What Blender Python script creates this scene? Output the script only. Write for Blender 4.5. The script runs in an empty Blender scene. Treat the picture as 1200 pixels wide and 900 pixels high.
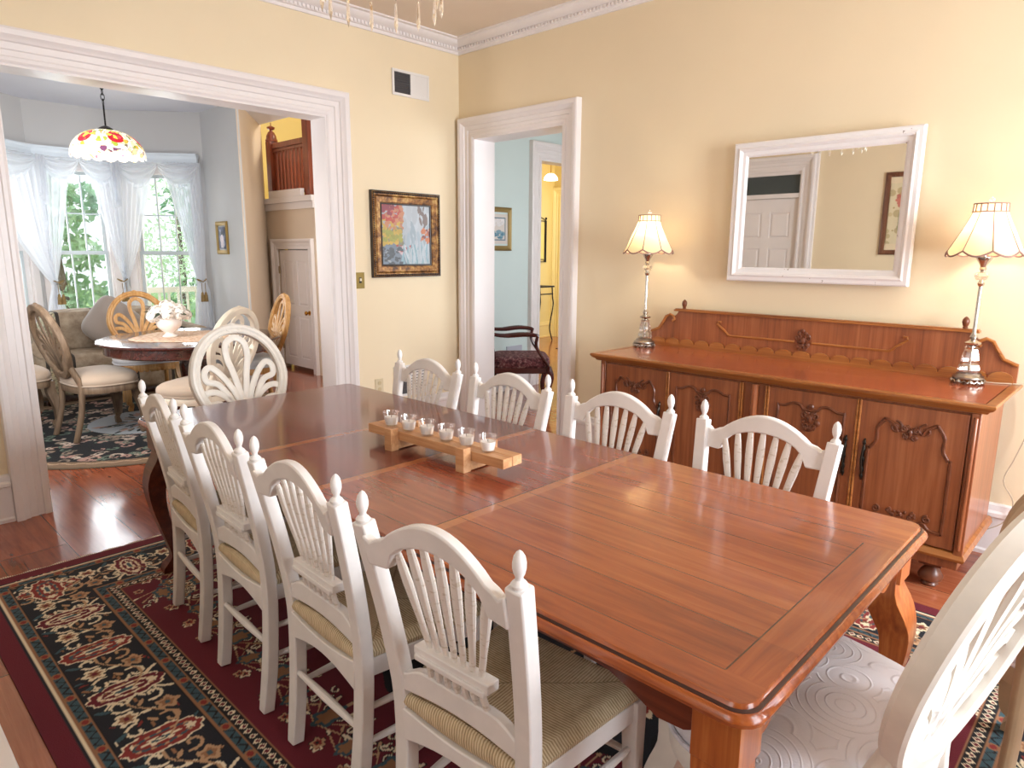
import bpy, math, random
import numpy as np
from mathutils import Vector, Matrix
random.seed(7); rng = np.random.default_rng(7)
PI = math.pi
scn = bpy.context.scene
COL = scn.collection

# ------------------------------------------------------------------ camera, world, light, exposure
def cam_setup():
    yaw, p, r, F = 0.807109688, 0.193635206, 0.00668431768, 796.284657
    f = Vector((math.sin(yaw)*math.cos(p), math.cos(yaw)*math.cos(p), -math.sin(p)))
    rt = f.cross(Vector((0, 0, 1))).normalized(); up = rt.cross(f)
    R = rt*math.cos(r)+up*math.sin(r); U = -rt*math.sin(r)+up*math.cos(r)
    m = Matrix((R, U, -f)).transposed().to_4x4(); m.translation = Vector((0, 0, 1.5))
    cd = bpy.data.cameras.new('camera'); co = bpy.data.objects.new('camera', cd); COL.objects.link(co)
    co.matrix_world = m; cd.sensor_width = 36; cd.lens = F/1200*36; cd.clip_start = 0.02; cd.clip_end = 300
    scn.camera = co
cam_setup()
scn.view_settings.view_transform = 'Standard'; scn.view_settings.look = 'None'
scn.view_settings.exposure = 0.38; scn.view_settings.gamma = 1; scn.view_settings.use_curve_mapping = False
wd = bpy.data.worlds.new('world'); scn.world = wd; wd.use_nodes = True
bg = wd.node_tree.nodes['Background']; bg.inputs[0].default_value = (0.86, 0.93, 1.0, 1); bg.inputs[1].default_value = 1.2

def area(name, loc, target, size, sizey, power, col=(1, 1, 1)):
    l = bpy.data.lights.new(name, 'AREA'); l.shape = 'RECTANGLE'; l.size = size; l.size_y = sizey; l.energy = power; l.color = col
    o = bpy.data.objects.new(name, l); COL.objects.link(o); o.location = loc
    o.rotation_euler = (Vector(target)-Vector(loc)).to_track_quat('-Z', 'Y').to_euler()
    return o
# daylight at the windows: two in the near wall, the three of the bay; the other lights stand inside the rooms
area('daylight_near', (1.25, -1.9, 1.6), (1.6, 3, 0.9), 1.1, 1.7, 55, (0.86, 0.93, 1.0))
area('daylight_near_second', (3.0, -1.9, 1.6), (2.0, 3, 1.0), 1.1, 1.7, 205, (0.86, 0.93, 1.0))
area('fill_next_room', (-1.9, 0.6, 1.9), (0, 1.2, 1.0), 1.0, 1.4, 14, (0.93, 0.97, 1.0))  # added fill, the next room has no window
area('daylight_bay_middle', (2.25, 9.9, 1.7), (2.25, 5, 0.9), 1.4, 1.9, 60, (0.93, 0.97, 1.0))
area('daylight_bay_right', (4.0, 9.5, 1.7), (1.6, 5.5, 0.8), 1.1, 1.9, 50, (0.93, 0.97, 1.0))
area('daylight_bay_left', (0.5, 9.5, 1.7), (2.9, 5.5, 0.8), 1.1, 1.9, 46, (0.93, 0.97, 1.0))
area('fill_breakfast_side', (0.72, 5.3, 1.6), (4.25, 7.75, 1.3), 1.0, 1.6, 48, (0.97, 0.98, 1.0))  # added fill to brighten the cupboard side; no window in this wall
area('fill_breakfast_right', (4.3, 5.35, 1.9), (3.75, 7.8, 1.5), 0.9, 1.4, 20, (1.0, 0.96, 0.9))  # added fill for the beige return wall, no window behind it
area('fill_side_room', (5.6, 2.6, 1.7), (5.4, 5.1, 1.3), 1.2, 1.6, 26, (0.93, 0.97, 1.0))  # added fill inside the side room, in place of an unseen window
area('light_hall', (8.3, 5.6, 1.9), (8.9, 7.9, 1.4), 1.0, 1.4, 38, (1.0, 0.93, 0.8))  # warm area light inside the hall, no window there
area('stair_hall_light', (5.6, 6.6, 3.9), (5.3, 8.0, 2.4), 0.8, 0.8, 42, (1.0, 0.9, 0.72))

# ------------------------------------------------------------------ helpers: colour and materials
def lin(h):
    h = h.lstrip('#'); out = []
    for i in (0, 2, 4):
        c = int(h[i:i+2], 16)/255; out.append(c/12.92 if c <= 0.04045 else ((c+0.055)/1.055)**2.4)
    return tuple(out)+(1,)

class N:
    """small node graph writer"""
    def __init__(s, name):
        s.m = bpy.data.materials.new(name); s.m.use_nodes = True; s.t = s.m.node_tree
        s.b = s.t.nodes['Principled BSDF']; s.out = s.t.nodes['Material Output']
    def n(s, typ, **kw):
        x = s.t.nodes.new(typ)
        for k, v in kw.items():
            if k == 'ins':
                for kk, vv in v.items(): s.set(x.inputs[kk], vv)
            else: setattr(x, k, v)
        return x
    def set(s, sock, v):
        if isinstance(v, bpy.types.NodeSocket): s.t.links.new(v, sock)
        else: sock.default_value = v
    def obj(s): return s.n('ShaderNodeTexCoord').outputs['Object']
    def sep(s, v): o = s.n('ShaderNodeSeparateXYZ', ins={0: v}).outputs; return o[0], o[1], o[2]
    def comb(s, x=0., y=0., z=0.): return s.n('ShaderNodeCombineXYZ', ins={0: x, 1: y, 2: z}).outputs[0]
    def m_(s, op, a, b=0., c=0.): return s.n('ShaderNodeMath', operation=op, ins={0: a, 1: b, 2: c}).outputs[0]
    def map(s, v, sc=(1, 1, 1), lo=(0, 0, 0), ro=(0, 0, 0)): return s.n('ShaderNodeMapping', ins={0: v, 1: lo, 2: ro, 3: sc}).outputs[0]
    def noise(s, v, scale=5., detail=3., rough=.5, dist=0.): return s.n('ShaderNodeTexNoise', ins={'Vector': v, 'Scale': scale, 'Detail': detail, 'Roughness': rough, 'Distortion': dist}).outputs[0]
    def rnd(s, v): return s.n('ShaderNodeTexWhiteNoise', noise_dimensions='3D', ins={0: v}).outputs[0]
    def ramp(s, f, stops, interp='LINEAR'):
        r = s.n('ShaderNodeValToRGB', ins={0: f}); e = r.color_ramp.elements; r.color_ramp.interpolation = interp
        while len(e) < len(stops): e.new(0.5)
        for i, (p, c) in enumerate(stops): e[i].position = p; e[i].color = lin(c) if isinstance(c, str) else c
        return r.outputs[0]
    def mix(s, f, a, b, mode='MIX'):
        x = s.n('ShaderNodeMix', data_type='RGBA', blend_type=mode)
        s.set(x.inputs[0], f); s.set(x.inputs[6], lin(a) if isinstance(a, str) else a); s.set(x.inputs[7], lin(b) if isinstance(b, str) else b)
        return x.outputs[2]
    def bump(s, h, st=.3, d=.01): s.set(s.b.inputs['Normal'], s.n('ShaderNodeBump', ins={'Strength': st, 'Distance': d, 'Height': h}).outputs[0])
    def fin(s, col=None, rough=.5, **kw):
        if col is not None: s.set(s.b.inputs['Base Color'], lin(col) if isinstance(col, str) else col)
        s.set(s.b.inputs['Roughness'], rough)
        for k, v in kw.items(): s.set(s.b.inputs[k.replace('_', ' ')], v)
        return s.m

def paint(name, c, rough=.5, var=.04, scale=3., bump=0., **kw):
    g = N(name); v = g.obj(); n = g.noise(v, scale, 4)
    c0 = lin(c); lo = tuple(x*(1-var) for x in c0[:3])+(1,); hi = tuple(min(1, x*(1+var)) for x in c0[:3])+(1,)
    col = g.ramp(n, [(.3, lo), (.7, hi)])
    if bump: g.bump(g.noise(v, scale*20, 3), bump, .002)
    return g.fin(col, rough, **kw)

def wood(name, dark, mid, light, axis=1, scale=1., rough=.3, coat=0., bump=.05):
    g = N(name); v = g.obj(); sc = [22*scale]*3; sc[axis] = 1.2*scale
    n1 = g.noise(g.map(v, sc), 1.6, 5, .6, .6); sc2 = [90*scale]*3; sc2[axis] = 2.5*scale
    n2 = g.noise(g.map(v, sc2), 1.5, 3); n3 = g.noise(v, 2.2, 2)
    f = g.m_('ADD', g.m_('MULTIPLY', n1, .6), g.m_('ADD', g.m_('MULTIPLY', n2, .25), g.m_('MULTIPLY', n3, .15)))
    if bump: g.bump(n2, bump, .001)
    return g.fin(g.ramp(f, [(.32, dark), (.5, mid), (.68, light)]), rough, Coat_Weight=coat, Coat_Roughness=.08)

def glassy(name, tint=(1, 1, 1, 1), refl=.12, alpha=.9, rough=.02):
    g = N(name); t = g.t
    tr = g.n('ShaderNodeBsdfTransparent', ins={0: tint}); gl = g.n('ShaderNodeBsdfGlossy', ins={0: (1, 1, 1, 1), 1: rough})
    lw = g.n('ShaderNodeLayerWeight', ins={0: .35}).outputs[1]
    f = g.m_('MULTIPLY_ADD', lw, 1-alpha+.25, refl); f.node.use_clamp = True
    mx = g.n('ShaderNodeMixShader', ins={0: f, 1: tr.outputs[0], 2: gl.outputs[0]})
    t.links.new(mx.outputs[0], g.out.inputs[0]); return g.m

def vcol(name, rough=.9, **kw):
    g = N(name); a = g.n('ShaderNodeVertexColor', layer_name='pattern').outputs[0]
    if kw.pop('pile', False): g.bump(g.noise(g.obj(), 260., 2), .5, .004)
    return g.fin(a, rough, **kw)

def emit(name, c, st):
    g = N(name); e = g.n('ShaderNodeEmission', ins={0: lin(c), 1: st}); g.t.links.new(e.outputs[0], g.out.inputs[0]); return g.m

# ------------------------------------------------------------------ helpers: geometry
def V(*a): return Vector(a)
class MB:
    def __init__(s): s.v = []; s.f = []; s.M = None
    def add(s, vs, fs):
        o = len(s.v)
        s.v += [tuple(s.M @ Vector(p)) if s.M else tuple(p) for p in vs]
        s.f += [tuple(i+o for i in f) for f in fs]; return s
    def box(s, a, b, rz=0., piv=None):
        x0, y0, z0 = a; x1, y1, z1 = b
        vs = [(x, y, z) for z in (z0, z1) for y in (y0, y1) for x in (x0, x1)]
        if rz:
            cx, cy = piv or ((x0+x1)/2, (y0+y1)/2); c, sn = math.cos(rz), math.sin(rz)
            vs = [(cx+(x-cx)*c-(y-cy)*sn, cy+(x-cx)*sn+(y-cy)*c, z) for x, y, z in vs]
        return s.add(vs, [(0, 2, 3, 1), (4, 5, 7, 6), (0, 1, 5, 4), (2, 6, 7, 3), (0, 4, 6, 2), (1, 3, 7, 5)])
    def tube(s, path, r, n=10, cap=True, closed=False, rv=None, up=None, sq=False):
        P = [Vector(p) for p in path]; m = len(P)
        R = r if isinstance(r, (list, tuple)) else [r]*m; RV = rv if isinstance(rv, (list, tuple)) else ([rv]*m if rv else R)
        T = []
        for i in range(m):
            if closed: t = P[(i+1) % m]-P[i-1]
            else: t = P[min(i+1, m-1)]-P[max(i-1, 0)]
            T.append(t.normalized())
        u = Vector(up) if up else (Vector((0, 0, 1)) if abs(T[0].z) < .9 else Vector((1, 0, 0)))
        vs = []
        for i in range(m):
            a = T[i].cross(u)
            if a.length < 1e-6: a = T[i].orthogonal()
            a.normalize(); b = a.cross(T[i]).normalized()
            if not up: u = b
            for k in range(n):
                if sq:
                    th = 2*PI*(k+.5)/n; cx, cy = math.cos(th), math.sin(th); q = max(abs(cx), abs(cy)); cx, cy = cx/q, cy/q
                else: th = 2*PI*k/n; cx, cy = math.cos(th), math.sin(th)
                vs.append(P[i]+a*cx*R[i]+b*cy*RV[i])
        fs = []
        for i in range(m if closed else m-1):
            j = (i+1) % m
            for k in range(n): fs.append((i*n+k, i*n+(k+1) % n, j*n+(k+1) % n, j*n+k))
        if cap and not closed: fs += [tuple(range(n))[::-1], tuple((m-1)*n+k for k in range(n))]
        return s.add(vs, fs)
    def lathe(s, prof, c=(0, 0, 0), n=16, cap=True, axis='z', sc=(1, 1)):
        vs = []
        for r, z in prof:
            for k in range(n):
                a = 2*PI*k/n; x, y = r*math.cos(a)*sc[0], r*math.sin(a)*sc[1]
                vs.append({'z': (c[0]+x, c[1]+y, c[2]+z), 'y': (c[0]+x, c[1]+z, c[2]+y), 'x': (c[0]+z, c[1]+x, c[2]+y)}[axis])
        m = len(prof); fs = [(i*n+k, i*n+(k+1) % n, (i+1)*n+(k+1) % n, (i+1)*n+k) for i in range(m-1) for k in range(n)]
        if cap: fs += [tuple(range(n))[::-1], tuple((m-1)*n+k for k in range(n))]
        return s.add(vs, fs)
    def prism(s, poly, axis, a, b):
        n = len(poly)
        def P(u, v, w): return {'x': (w, u, v), 'y': (u, w, v), 'z': (u, v, w)}[axis]
        vs = [P(u, v, a) for u, v in poly]+[P(u, v, b) for u, v in poly]
        return s.add(vs, [tuple(range(n)), tuple(range(n, 2*n))[::-1]]+[(i, (i+1) % n, n+(i+1) % n, n+i) for i in range(n)])
    def strip(s, top, bot, axis, a, b):
        """solid between two polylines of equal length, extruded"""
        n = len(top)
        def P(u, v, w): return {'x': (w, u, v), 'y': (u, w, v), 'z': (u, v, w)}[axis]
        vs = [P(*top[i], a) for i in range(n)]+[P(*bot[i], a) for i in range(n)]+[P(*top[i], b) for i in range(n)]+[P(*bot[i], b) for i in range(n)]
        fs = []
        for i in range(n-1):
            fs += [(i, i+1, n+i+1, n+i), (2*n+i, 3*n+i, 3*n+i+1, 2*n+i+1), (i, 2*n+i, 2*n+i+1, i+1), (n+i, n+i+1, 3*n+i+1, 3*n+i)]
        fs += [(0, n, 3*n, 2*n), (n-1, 3*n-1, 4*n-1, 2*n-1)]
        return s.add(vs, fs)
    def sweep(s, path, prof, nrm, closed=False, cap=True):
        """planar path with mitred corners; profile (u across, v along nrm)"""
        P = [Vector(p) for p in path]; Nn = Vector(nrm).normalized(); m = len(P); k = len(prof); vs = []
        for i in range(m):
            if closed or 0 < i < m-1:
                d0 = (P[i]-P[i-1]).normalized(); d1 = (P[(i+1) % m]-P[i]).normalized()
            elif i == 0: d0 = d1 = (P[1]-P[0]).normalized()
            else: d0 = d1 = (P[-1]-P[-2]).normalized()
            s0 = d0.cross(Nn); s1 = d1.cross(Nn); sd = (s0+s1); sd.normalize(); c = max(.35, sd.dot(s0)); sd /= c
            vs += [P[i]+sd*u+Nn*v for u, v in prof]
        fs = []
        for i in range(m if closed else m-1):
            j = (i+1) % m
            for q in range(k): fs.append((i*k+q, i*k+(q+1) % k, j*k+(q+1) % k, j*k+q))
        if cap and not closed: fs += [tuple(range(k))[::-1], tuple((m-1)*k+q for q in range(k))]
        return s.add(vs, fs)
    def ell(s, c, r, n=10, m=6):
        prof = [(max(1e-4, math.sin(PI*i/m)), -math.cos(PI*i/m)) for i in range(m+1)]
        vs = [(c[0]+q*math.cos(2*PI*k/n)*r[0], c[1]+q*math.sin(2*PI*k/n)*r[1], c[2]+z*r[2]) for q, z in prof for k in range(n)]
        return s.add(vs, [(i*n+k, i*n+(k+1) % n, (i+1)*n+(k+1) % n, (i+1)*n+k) for i in range(m) for k in range(n)])
    def grid(s, fn, nu, nv, cu=False):
        vs = [fn(i/nu, j/nv) for j in range(nv+1) for i in range(nu+1)]
        return s.add(vs, [(j*(nu+1)+i, j*(nu+1)+i+1, (j+1)*(nu+1)+i+1, (j+1)*(nu+1)+i) for j in range(nv) for i in range(nu)])
    def build(s, name, mat, parent=None, smooth=True, bevel=0., ang=35, seg=2, solid=0., kind=None, sub=0):
        me = bpy.data.meshes.new(name); me.from_pydata(s.v, [], s.f); me.update()
        import bmesh
        bm = bmesh.new(); bm.from_mesh(me); bmesh.ops.recalc_face_normals(bm, faces=bm.faces); bm.to_mesh(me); bm.free()
        if smooth: me.shade_smooth(); me.set_sharp_from_angle(angle=math.radians(ang))
        me.materials.append(mat); o = bpy.data.objects.new(name, me); COL.objects.link(o)
        if solid:
            md = o.modifiers.new('thick', 'SOLIDIFY'); md.thickness = solid; md.offset = 0
        if bevel:
            md = o.modifiers.new('bevel', 'BEVEL'); md.width = bevel; md.segments = seg; md.limit_method = 'ANGLE'; md.angle_limit = math.radians(40)
        if sub:
            md = o.modifiers.new('sub', 'SUBSURF'); md.levels = sub; md.render_levels = sub
        if parent: o.parent = parent
        if kind: o['kind'] = kind
        return o

def tag(o, label, cat=None, group=None, kind=None):
    o['label'] = label
    if cat: o['category'] = cat
    if group: o['group'] = group
    if kind: o['kind'] = kind
    return o
def thing(name, label, cat, loc=(0, 0, 0), rz=0., group=None):
    o = bpy.data.objects.new(name, None); COL.objects.link(o); o.location = loc; o.rotation_euler = (0, 0, rz); o.empty_display_size = .05
    return tag(o, label, cat, group)
def dup(root, loc, rz, label, group=None):
    def cp(o, par):
        c = o.copy(); COL.objects.link(c)
        if par: c.parent = par
        for ch in [x for x in kids.get(o.name, [])]: cp(ch, c)
        return c
    kids = {}
    def walk(o):
        for ch in o.children: kids.setdefault(o.name, []).append(ch); walk(ch)
    walk(root)
    r = cp(root, None); r.location = loc; r.rotation_euler = (0, 0, rz); r['label'] = label
    if group: r['group'] = group
    return r
def arc(cx, cy, r, a0, a1, n, ry=None): return [(cx+r*math.cos(a0+(a1-a0)*i/n), cy+(ry or r)*math.sin(a0+(a1-a0)*i/n)) for i in range(n+1)]
def smooth_path(pts, n=6, closed=False):
    """Catmull-Rom through points"""
    P = [Vector(p) for p in pts]; m = len(P); out = []
    for i in range(m if closed else m-1):
        if closed: a, b, c, d = P[i-1], P[i], P[(i+1) % m], P[(i+2) % m]
        else: a, b, c, d = P[max(i-1, 0)], P[i], P[i+1], P[min(i+2, m-1)]
        for k in range(n):
            t = k/n; out.append(.5*((2*b)+(c-a)*t+(2*a-5*b+4*c-d)*t*t+(3*b-a-3*c+d)*t**3))
    if not closed: out.append(P[-1])
    return out

# ------------------------------------------------------------------ materials
def wall_paint(name, c, var=.03):
    g = N(name); v = g.obj(); n = g.noise(v, 1.3, 3); c0 = lin(c)
    g.bump(g.noise(v, 90., 3), .08, .002)
    return g.fin(g.ramp(n, [(.3, tuple(x*(1-var) for x in c0[:3])+(1,)), (.7, tuple(min(1, x*(1+var)) for x in c0[:3])+(1,))]), .6)
M_wall = wall_paint('cream_yellow_wall_paint', '#eedcbb')
M_bfwall = wall_paint('pale_grey_wall_paint', '#c9c8c7'); M_tanwall = wall_paint('beige_wall_paint', '#dfcdb8')
M_blue = wall_paint('pale_blue_wall_paint', '#d3e2e0'); M_yellow = wall_paint('yellow_wall_paint', '#dfca86')
M_ceil = wall_paint('cream_ceiling_paint', '#ead9c6'); M_bfceil = wall_paint('white_ceiling_paint', '#e4e5ee')
M_trim = paint('white_trim_paint', '#efe8e6', .35, .02); M_trimpink = M_trim
M_chair = paint('white_chair_paint', '#f1edea', .35, .05, 12.)
M_crack = M_chair
def beaded():
    g = N('white_spindle_paint_speckled'); v = g.obj(); n = g.noise(g.map(v, (50, 50, 130)), 1., 1)
    return g.fin(g.ramp(n, [(.30, '#ddd4c6'), (.40, '#f1ebe4')]), .4)
M_spin = beaded()
M_antique = paint('antique_cream_chair_paint', '#e3d5bf', .45, .1, 9.)
M_honey = wood('honey_carved_wood', '#a06a34', '#c8965a', '#dfb987', 2, .6, .4)
M_antwhite = paint('antique_white_ring_chair_paint', '#efe9df', .4, .06, 14.)
M_taupewood = wood('taupe_grey_wood', '#54412f', '#75604c', '#917a63', 2, .6, .45)

def floor_mat():
    g = N('wide_plank_floor'); v = g.obj(); x, y, z = g.sep(v)
    W = .29; xs = g.m_('ADD', x, .085); xi = g.m_('FLOOR', g.m_('DIVIDE', xs, W)); xf = g.m_('FRACT', g.m_('DIVIDE', xs, W))
    off = g.m_('MULTIPLY', g.rnd(g.comb(xi, 3.)), 3.4)
    ys = g.m_('DIVIDE', g.m_('ADD', y, off), 3.6); yi = g.m_('FLOOR', ys); yf = g.m_('FRACT', ys)
    rn = g.rnd(g.comb(xi, yi, 1.))
    gr = g.noise(g.comb(g.m_('ADD', g.m_('MULTIPLY', x, 26), g.m_('MULTIPLY', rn, 40)), g.m_('MULTIPLY', y, 1.6), rn), 1.4, 5, .62, .8)
    big = g.noise(v, 2.6, 3)
    f = g.m_('ADD', g.m_('MULTIPLY', gr, .5), g.m_('ADD', g.m_('MULTIPLY', rn, .22), g.m_('MULTIPLY', big, .28)))
    col = g.ramp(f, [(.3, '#6f3320'), (.48, '#9c5134'), (.62, '#b06443'), (.78, '#c48460')])
    vor = g.n('ShaderNodeTexVoronoi', ins={'Vector': g.map(v, (9, 3.2, 1)), 'Scale': 1.})
    knot = g.ramp(vor.outputs[0], [(.045, (1, 1, 1, 1)), (.09, (0, 0, 0, 1))])
    col = g.mix(g.m_('MULTIPLY', knot, .65), col, '#3a1a10')
    e1 = g.m_('LESS_THAN', xf, .014); e2 = g.m_('LESS_THAN', yf, .0012); e = g.m_('MAXIMUM', e1, e2)
    col = g.mix(e, col, '#241008'); g.bump(g.m_('SUBTRACT', g.m_('MULTIPLY', big, .3), e), .15, .003)
    return g.fin(col, g.m_('MULTIPLY_ADD', big, .18, .1), Coat_Weight=.35, Coat_Roughness=.1)
M_floor = floor_mat()
# ------------------------------------------------------------------ the setting
WX, DY, LX, NY, CZ = 4.034, 4.50, -0.15, -1.6, 3.18     # right wall, back wall, left wall, near wall, ceiling
def seg_frame(A, B):
    A, B = Vector(A), Vector(B); d = (B-A).normalized(); return A, d, Vector((d.y, -d.x)), (B-A).length
def wallseg(mb, A, B, th, z0, z1, ops=()):
    """wall from A to B; th>0 grows to the right of A->B"""
    A, d, n, L = seg_frame(A, B)
    def bx(s0, s1, za, zb):
        if s1-s0 < 1e-4 or zb-za < 1e-4: return
        q = [A+d*s0, A+d*s1, A+d*s1+n*th, A+d*s0+n*th]
        mb.add([(p.x, p.y, z) for z in (za, zb) for p in q], [(0, 1, 2, 3), (4, 5, 6, 7), (0, 1, 5, 4), (1, 2, 6, 5), (2, 3, 7, 6), (3, 0, 4, 7)])
    s = 0.
    for (a, b, c, e) in sorted(ops):
        bx(s, a, z0, z1); bx(a, b, z0, c); bx(a, b, e, z1); s = b
    bx(s, L, z0, z1)
def struct(name, mb, m, **kw): return mb.build(name, m, kind='structure', **kw)

mb = MB().box((-2.2, -2.2, -.06), (10.6, 9.2, 0)); struct('floor', mb, M_floor, smooth=False)
mb = MB(); wallseg(mb, (LX-.12, DY), (WX+.216, DY), -.17, 0, CZ+.1, [(.83-LX+.12, 2.769-LX+.12, -.01, 2.441)]); struct('wall_back', mb, M_wall, smooth=False)
mb = MB(); wallseg(mb, (WX, NY-.15), (WX, DY), .216, 0, CZ+.1, [(3.34-NY+.15, 4.325-NY+.15, -.01, 2.42)]); struct('wall_right', mb, M_wall, smooth=False)
mb = MB(); wallseg(mb, (LX, NY-.15), (LX, DY), -.12, 0, CZ+.1, [(-.7-NY+.15, 1.72-NY+.15, -.01, 2.441), (3.21-NY+.15, 4.02-NY+.15, -.01, 2.43)]); struct('wall_left', mb, M_wall, smooth=False)
mb = MB(); wallseg(mb, (LX-.12, NY), (WX+.2, NY), .15, 0, CZ+.1, [(.85, 1.98, .7, 2.45), (2.6, 3.73, .7, 2.45)]); struct('wall_near', mb, M_wall, smooth=False)
mb = MB().box((LX-.12, NY-.15, CZ), (WX+.216, DY+.17, CZ+.1)); struct('ceiling', mb, M_ceil, smooth=False)

# mouldings --------------------------------------------------------
CAS = [(0, 0), (0, .016), (.012, .022), (.03, .022), (.036, .014), (.062, .014), (.068, .022), (.1, .024), (.106, .034), (.122, .04), (.135, .052), (.16, .055), (.172, .05), (.175, 0)]
def casing(name, O, d, s0, s1, ztop, n, mat=M_trim, w=1., depth=1., dz=0.):
    """three sided casing round an opening on a wall face; O origin 2D, d along, n outwards"""
    O, d, n = Vector(O), Vector(d).normalized(), Vector(n).normalized()
    P = lambda s, z: (O.x+d.x*s, O.y+d.y*s, z)
    path = [P(s0, dz), P(s0, ztop), P(s1, ztop), P(s1, dz)]
    prof = [(u*w, v*depth) for u, v in CAS]
    t = Vector(path[1])-Vector(path[0]); sd = t.cross(Vector((n.x, n.y, 0)))
    sign = 1 if sd.dot(Vector((-d.x, -d.y, 0))) > 0 else -1
    prof = [(sign*u, v) for u, v in prof]
    mb = MB().sweep(path, prof, (n.x, n.y, 0)); return struct(name, mb, mat, ang=25)
def jamb(name, O, d, s0, s1, ztop, n, depth, mat=M_trim, th=.02):
    """lining of an opening, running back from the wall face"""
    O, d, n = Vector(O), Vector(d).normalized(), Vector(n).normalized()
    mb = MB()
    def bx(sa, sb, za, zb):
        q = [O+d*sa+n*.012, O+d*sb+n*.012, O+d*sb-n*(depth+.012), O+d*sa-n*(depth+.012)]
        mb.add([(p.x, p.y, z) for z in (za, zb) for p in q], [(0, 1, 2, 3), (4, 5, 6, 7), (0, 1, 5, 4), (1, 2, 6, 5), (2, 3, 7, 6), (3, 0, 4, 7)])
    bx(s0, s0+th, 0, ztop); bx(s1-th, s1, 0, ztop); bx(s0+th, s1-th, ztop-th, ztop)
    return struct(name, mb, mat, smooth=False)
casing('trim_1', (0, DY), (1, 0), .845, 2.762, 2.435, (0, -1)); jamb('trim_2', (0, DY), (1, 0), .83, 2.769, 2.441, (0, -1), .17)
casing('trim_3', (0, DY+.17), (1, 0), .845, 2.762, 2.435, (0, 1))
casing('trim_4', (WX, 0), (0, 1), 3.352, 4.313, 2.414, (-1, 0), w=.9); jamb('trim_5', (WX, 0), (0, 1), 3.34, 4.325, 2.42, (-1, 0), .216)
casing('trim_6', (LX, 0), (0, 1), 3.22, 4.01, 2.42, (1, 0))
casing('trim_18', (LX, 0), (0, 1), -.69, 1.71, 2.435, (1, 0), w=.75); jamb('trim_19', (LX, 0), (0, 1), -.7, 1.72, 2.441, (1, 0), .12); casing('trim_20', (LX-.12, 0), (0, 1), -.69, 1.71, 2.435, (-1, 0), w=.75)
mb = MB(); wallseg(mb, (-2.2, NY-.15), (-2.2, DY+.1), -.1, 0, CZ+.1); wallseg(mb, (-2.2, DY), (LX-.12, DY), -.15, 0, CZ+.1); wallseg(mb, (-2.2, NY), (LX-.12, NY), .15, 0, CZ+.1); struct('wall_next_room', mb, M_wall, smooth=False)
mb = MB().box((-2.3, NY-.15, CZ), (LX-.121, DY+.17, CZ+.1)); struct('ceiling_next_room', mb, M_ceil, smooth=False)
# crown moulding with dentils
CR = [(0, 0), (.018, 0), (.022, .012), (.03, .03), (.052, .05), (.06, .062), (.09, .078), (.1, .088), (.112, .09), (.112, .104), (0, .104)]
CR = [(0, 0), (.016, 0), (.02, .02), (.034, .024), (.036, .046), (.06, .056), (.082, .076), (.088, .09), (.112, .094), (.112, .104), (0, .104)]
mb = MB(); x0, x1, y0, y1, zc = LX, WX, NY, DY, CZ-.104
ring = [(x0, y0, zc), (x1, y0, zc), (x1, y1, zc), (x0, y1, zc)]
mb.sweep(ring, [(-u, v) for u, v in CR], (0, 0, 1), closed=True)
y = NY+.05
while y < DY-.05: mb.box((WX-.046, y, zc+.026), (WX-.03, y+.016, zc+.046)); y += .031
x = LX+.05
while x < WX-.05: mb.box((x, DY-.046, zc+.026), (x+.016, DY-.03, zc+.046)); x += .031
struct('trim_7', mb, M_trim, ang=25)
# baseboards
BB = [(0, 0), (.03, 0), (.034, .02), (.026, .03), (.026, .2), (.036, .206), (.036, .225), (.024, .235), (.02, .262), (.008, .27), (0, .27)]
def baseboard(name, A, B, n, h=1., mat=M_trim):
    A, B, n = Vector(A), Vector(B), Vector(n)
    t = (B-A); sd = Vector((t.x, t.y, 0)).cross(Vector((0, 0, 1))); sg = 1 if sd.dot(Vector((n.x, n.y, 0))) > 0 else -1
    mb = MB().sweep([(A.x, A.y, 0), (B.x, B.y, 0)], [(sg*u, v*h) for u, v in BB], (0, 0, 1)); return struct(name, mb, mat, ang=25)
baseboard('baseboard_back', (LX, DY), (.67, DY), (0, -1)); baseboard('baseboard_back.001', (2.94, DY), (WX, DY), (0, -1))
baseboard('baseboard_right', (WX, NY), (WX, 3.19), (-1, 0)); baseboard('baseboard_left', (LX, 1.86), (LX, 3.04), (1, 0)); baseboard('baseboard_left.001', (LX, NY), (LX, -.84), (1, 0)); baseboard('baseboard_near', (LX, NY), (WX, NY), (0, 1))

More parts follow.
